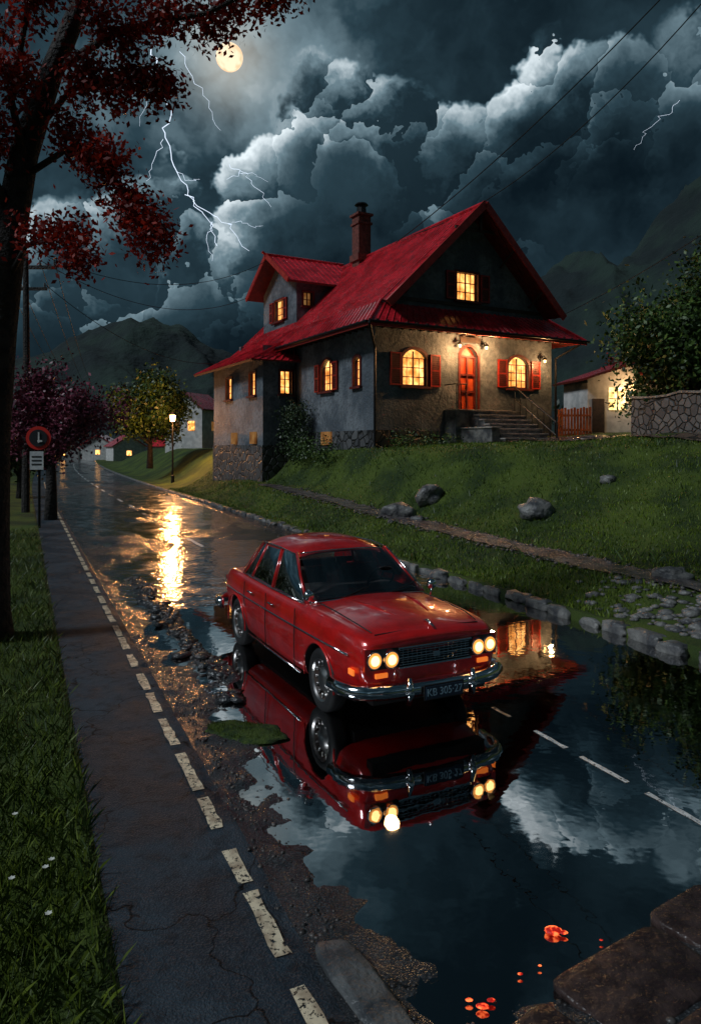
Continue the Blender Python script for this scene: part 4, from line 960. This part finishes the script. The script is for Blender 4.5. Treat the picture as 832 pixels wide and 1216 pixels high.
pts=[(-1.2,.34),(-.46,.30),(-.25,.38),(-.2,.41),(-.1,.47),(-.02,.55),(.075,.54),(.17,.49),(.27,.53),(.46,.62),(1.2,.5)]
cv.points[0].location=(0,pts[0][1]); cv.points[1].location=(1,pts[-1][1])
for p in pts[1:-1]: cv.points.new((p[0]+1.2)/2.4,p[1])
crm.mapping.update()
nt.links.new(MA(nt,'MULTIPLY_ADD',azn,1/2.4,.5,clamp=True),crm.inputs['Value'])
dd=MA(nt,'SUBTRACT',MA(nt,'ADD',crm.outputs[0],MA(nt,'MULTIPLY',MA(nt,'SUBTRACT',B0,.52),.40)),el_)
mask=SS(nt,dd,-.004,.03)
lown=noise(nt,2.6,2,vec=D,rough=.55)
# extra lift around the bright cumulus head left of the chimney axis
cb=VM('DOT_PRODUCT',D,tuple(Vector((0.0,1,.42)).normalized())).outputs['Value']
head=MA(nt,'POWER',MA(nt,'MAXIMUM',cb,0),60)
fine=noise(nt,9,5,vec=WD,rough=.68)
fade=SS(nt,dd,.28,.0)
upn=SS(nt,noise(nt,3.4,5,vec=VM('MULTIPLY_ADD',nn.outputs['Color'],(.10,)*3,D).outputs[0],rough=.6),.38,.68)
litc=MA(nt,'MAXIMUM',MA(nt,'ADD',MA(nt,'MULTIPLY',lit,.85),MA(nt,'MULTIPLY_ADD',fine,.75,-.10)),.06)
bank=MA(nt,'MULTIPLY',MA(nt,'MULTIPLY',litc,MA(nt,'MULTIPLY_ADD',fade,1.05,.02)),MA(nt,'ADD',MA(nt,'MULTIPLY_ADD',SS(nt,lown,.38,.60),.85,.27),MA(nt,'MULTIPLY',head,.75)))
bank=MA(nt,'ADD',bank,MA(nt,'MULTIPLY',MA(nt,'SUBTRACT',1,fade),MA(nt,'MULTIPLY',upn,.12)))
md=Vector((-.169,1,.543)).normalized()
dt=VM('DOT_PRODUCT',D,tuple(md)).outputs['Value']
g1=MA(nt,'POWER',MA(nt,'MAXIMUM',dt,0),45); g2=MA(nt,'POWER',MA(nt,'MAXIMUM',dt,0),900)
back=MA(nt,'MULTIPLY_ADD',upn,.12,.025)
back=MA(nt,'ADD',back,MA(nt,'MULTIPLY',g1,MA(nt,'MULTIPLY_ADD',upn,.36,.05)))
leftm=MA(nt,'MULTIPLY',SS(nt,azn,.05,-.35),MA(nt,'MULTIPLY',SS(nt,el_,.0,.25),SS(nt,el_,.75,.3)))
inv=MA(nt,'SUBTRACT',1,mask)
val=MA(nt,'ADD',MA(nt,'MULTIPLY',back,inv),MA(nt,'MULTIPLY',bank,mask))
val=MA(nt,'ADD',val,MA(nt,'MULTIPLY',leftm,MA(nt,'MULTIPLY_ADD',upn,.13,.05)))
val=MA(nt,'MULTIPLY',val,MA(nt,'MULTIPLY_ADD',SS(nt,el_,.06,.24),.75,.25))
ramp=nt.nodes.new('ShaderNodeValToRGB'); e=ramp.color_ramp.elements; e[0].position=0; e[0].color=(.002,.0055,.009,1); e[1].position=1; e[1].color=(.70,.78,.82,1)
m1=e.new(.18); m1.color=(.020,.043,.058,1); m2=e.new(.45); m2.color=(.125,.19,.225,1)
nt.links.new(val,ramp.inputs[0])
gm=VM('SCALE',(.5,.42,.32)); nt.links.new(MA(nt,'MULTIPLY',g2,.5),gm.inputs['Scale'])
ad=VM('ADD',ramp.outputs[0],gm.outputs[0])
nt.links.new(ad.outputs[0],bg.inputs['Color']); bg.inputs['Strength'].default_value=1.25
l=bpy.data.lights.new('fill_sun','SUN'); l.energy=1.6; l.angle=R_(12); l.color=(.84,.93,1.0); o=bpy.data.objects.new('fill_sun',l); link(o)  # added sun from the front left; the visible moon hangs behind the scene
o.rotation_euler=(-Vector((-.62,-.32,.66))).to_track_quat('-Z','Y').to_euler()
cam=bpy.data.cameras.new('camera'); co=bpy.data.objects.new('camera',cam); link(co); scene.camera=co
co.location=(0,0,2.8); co.rotation_euler=(R_(90),0,0); cam.sensor_fit='VERTICAL'; cam.sensor_height=36; cam.lens=850/1216*36; cam.shift_y=-78/1216; cam.clip_end=5000; cam.clip_start=.05
scene.view_settings.view_transform='Standard'; scene.view_settings.look='None'; scene.view_settings.exposure=0
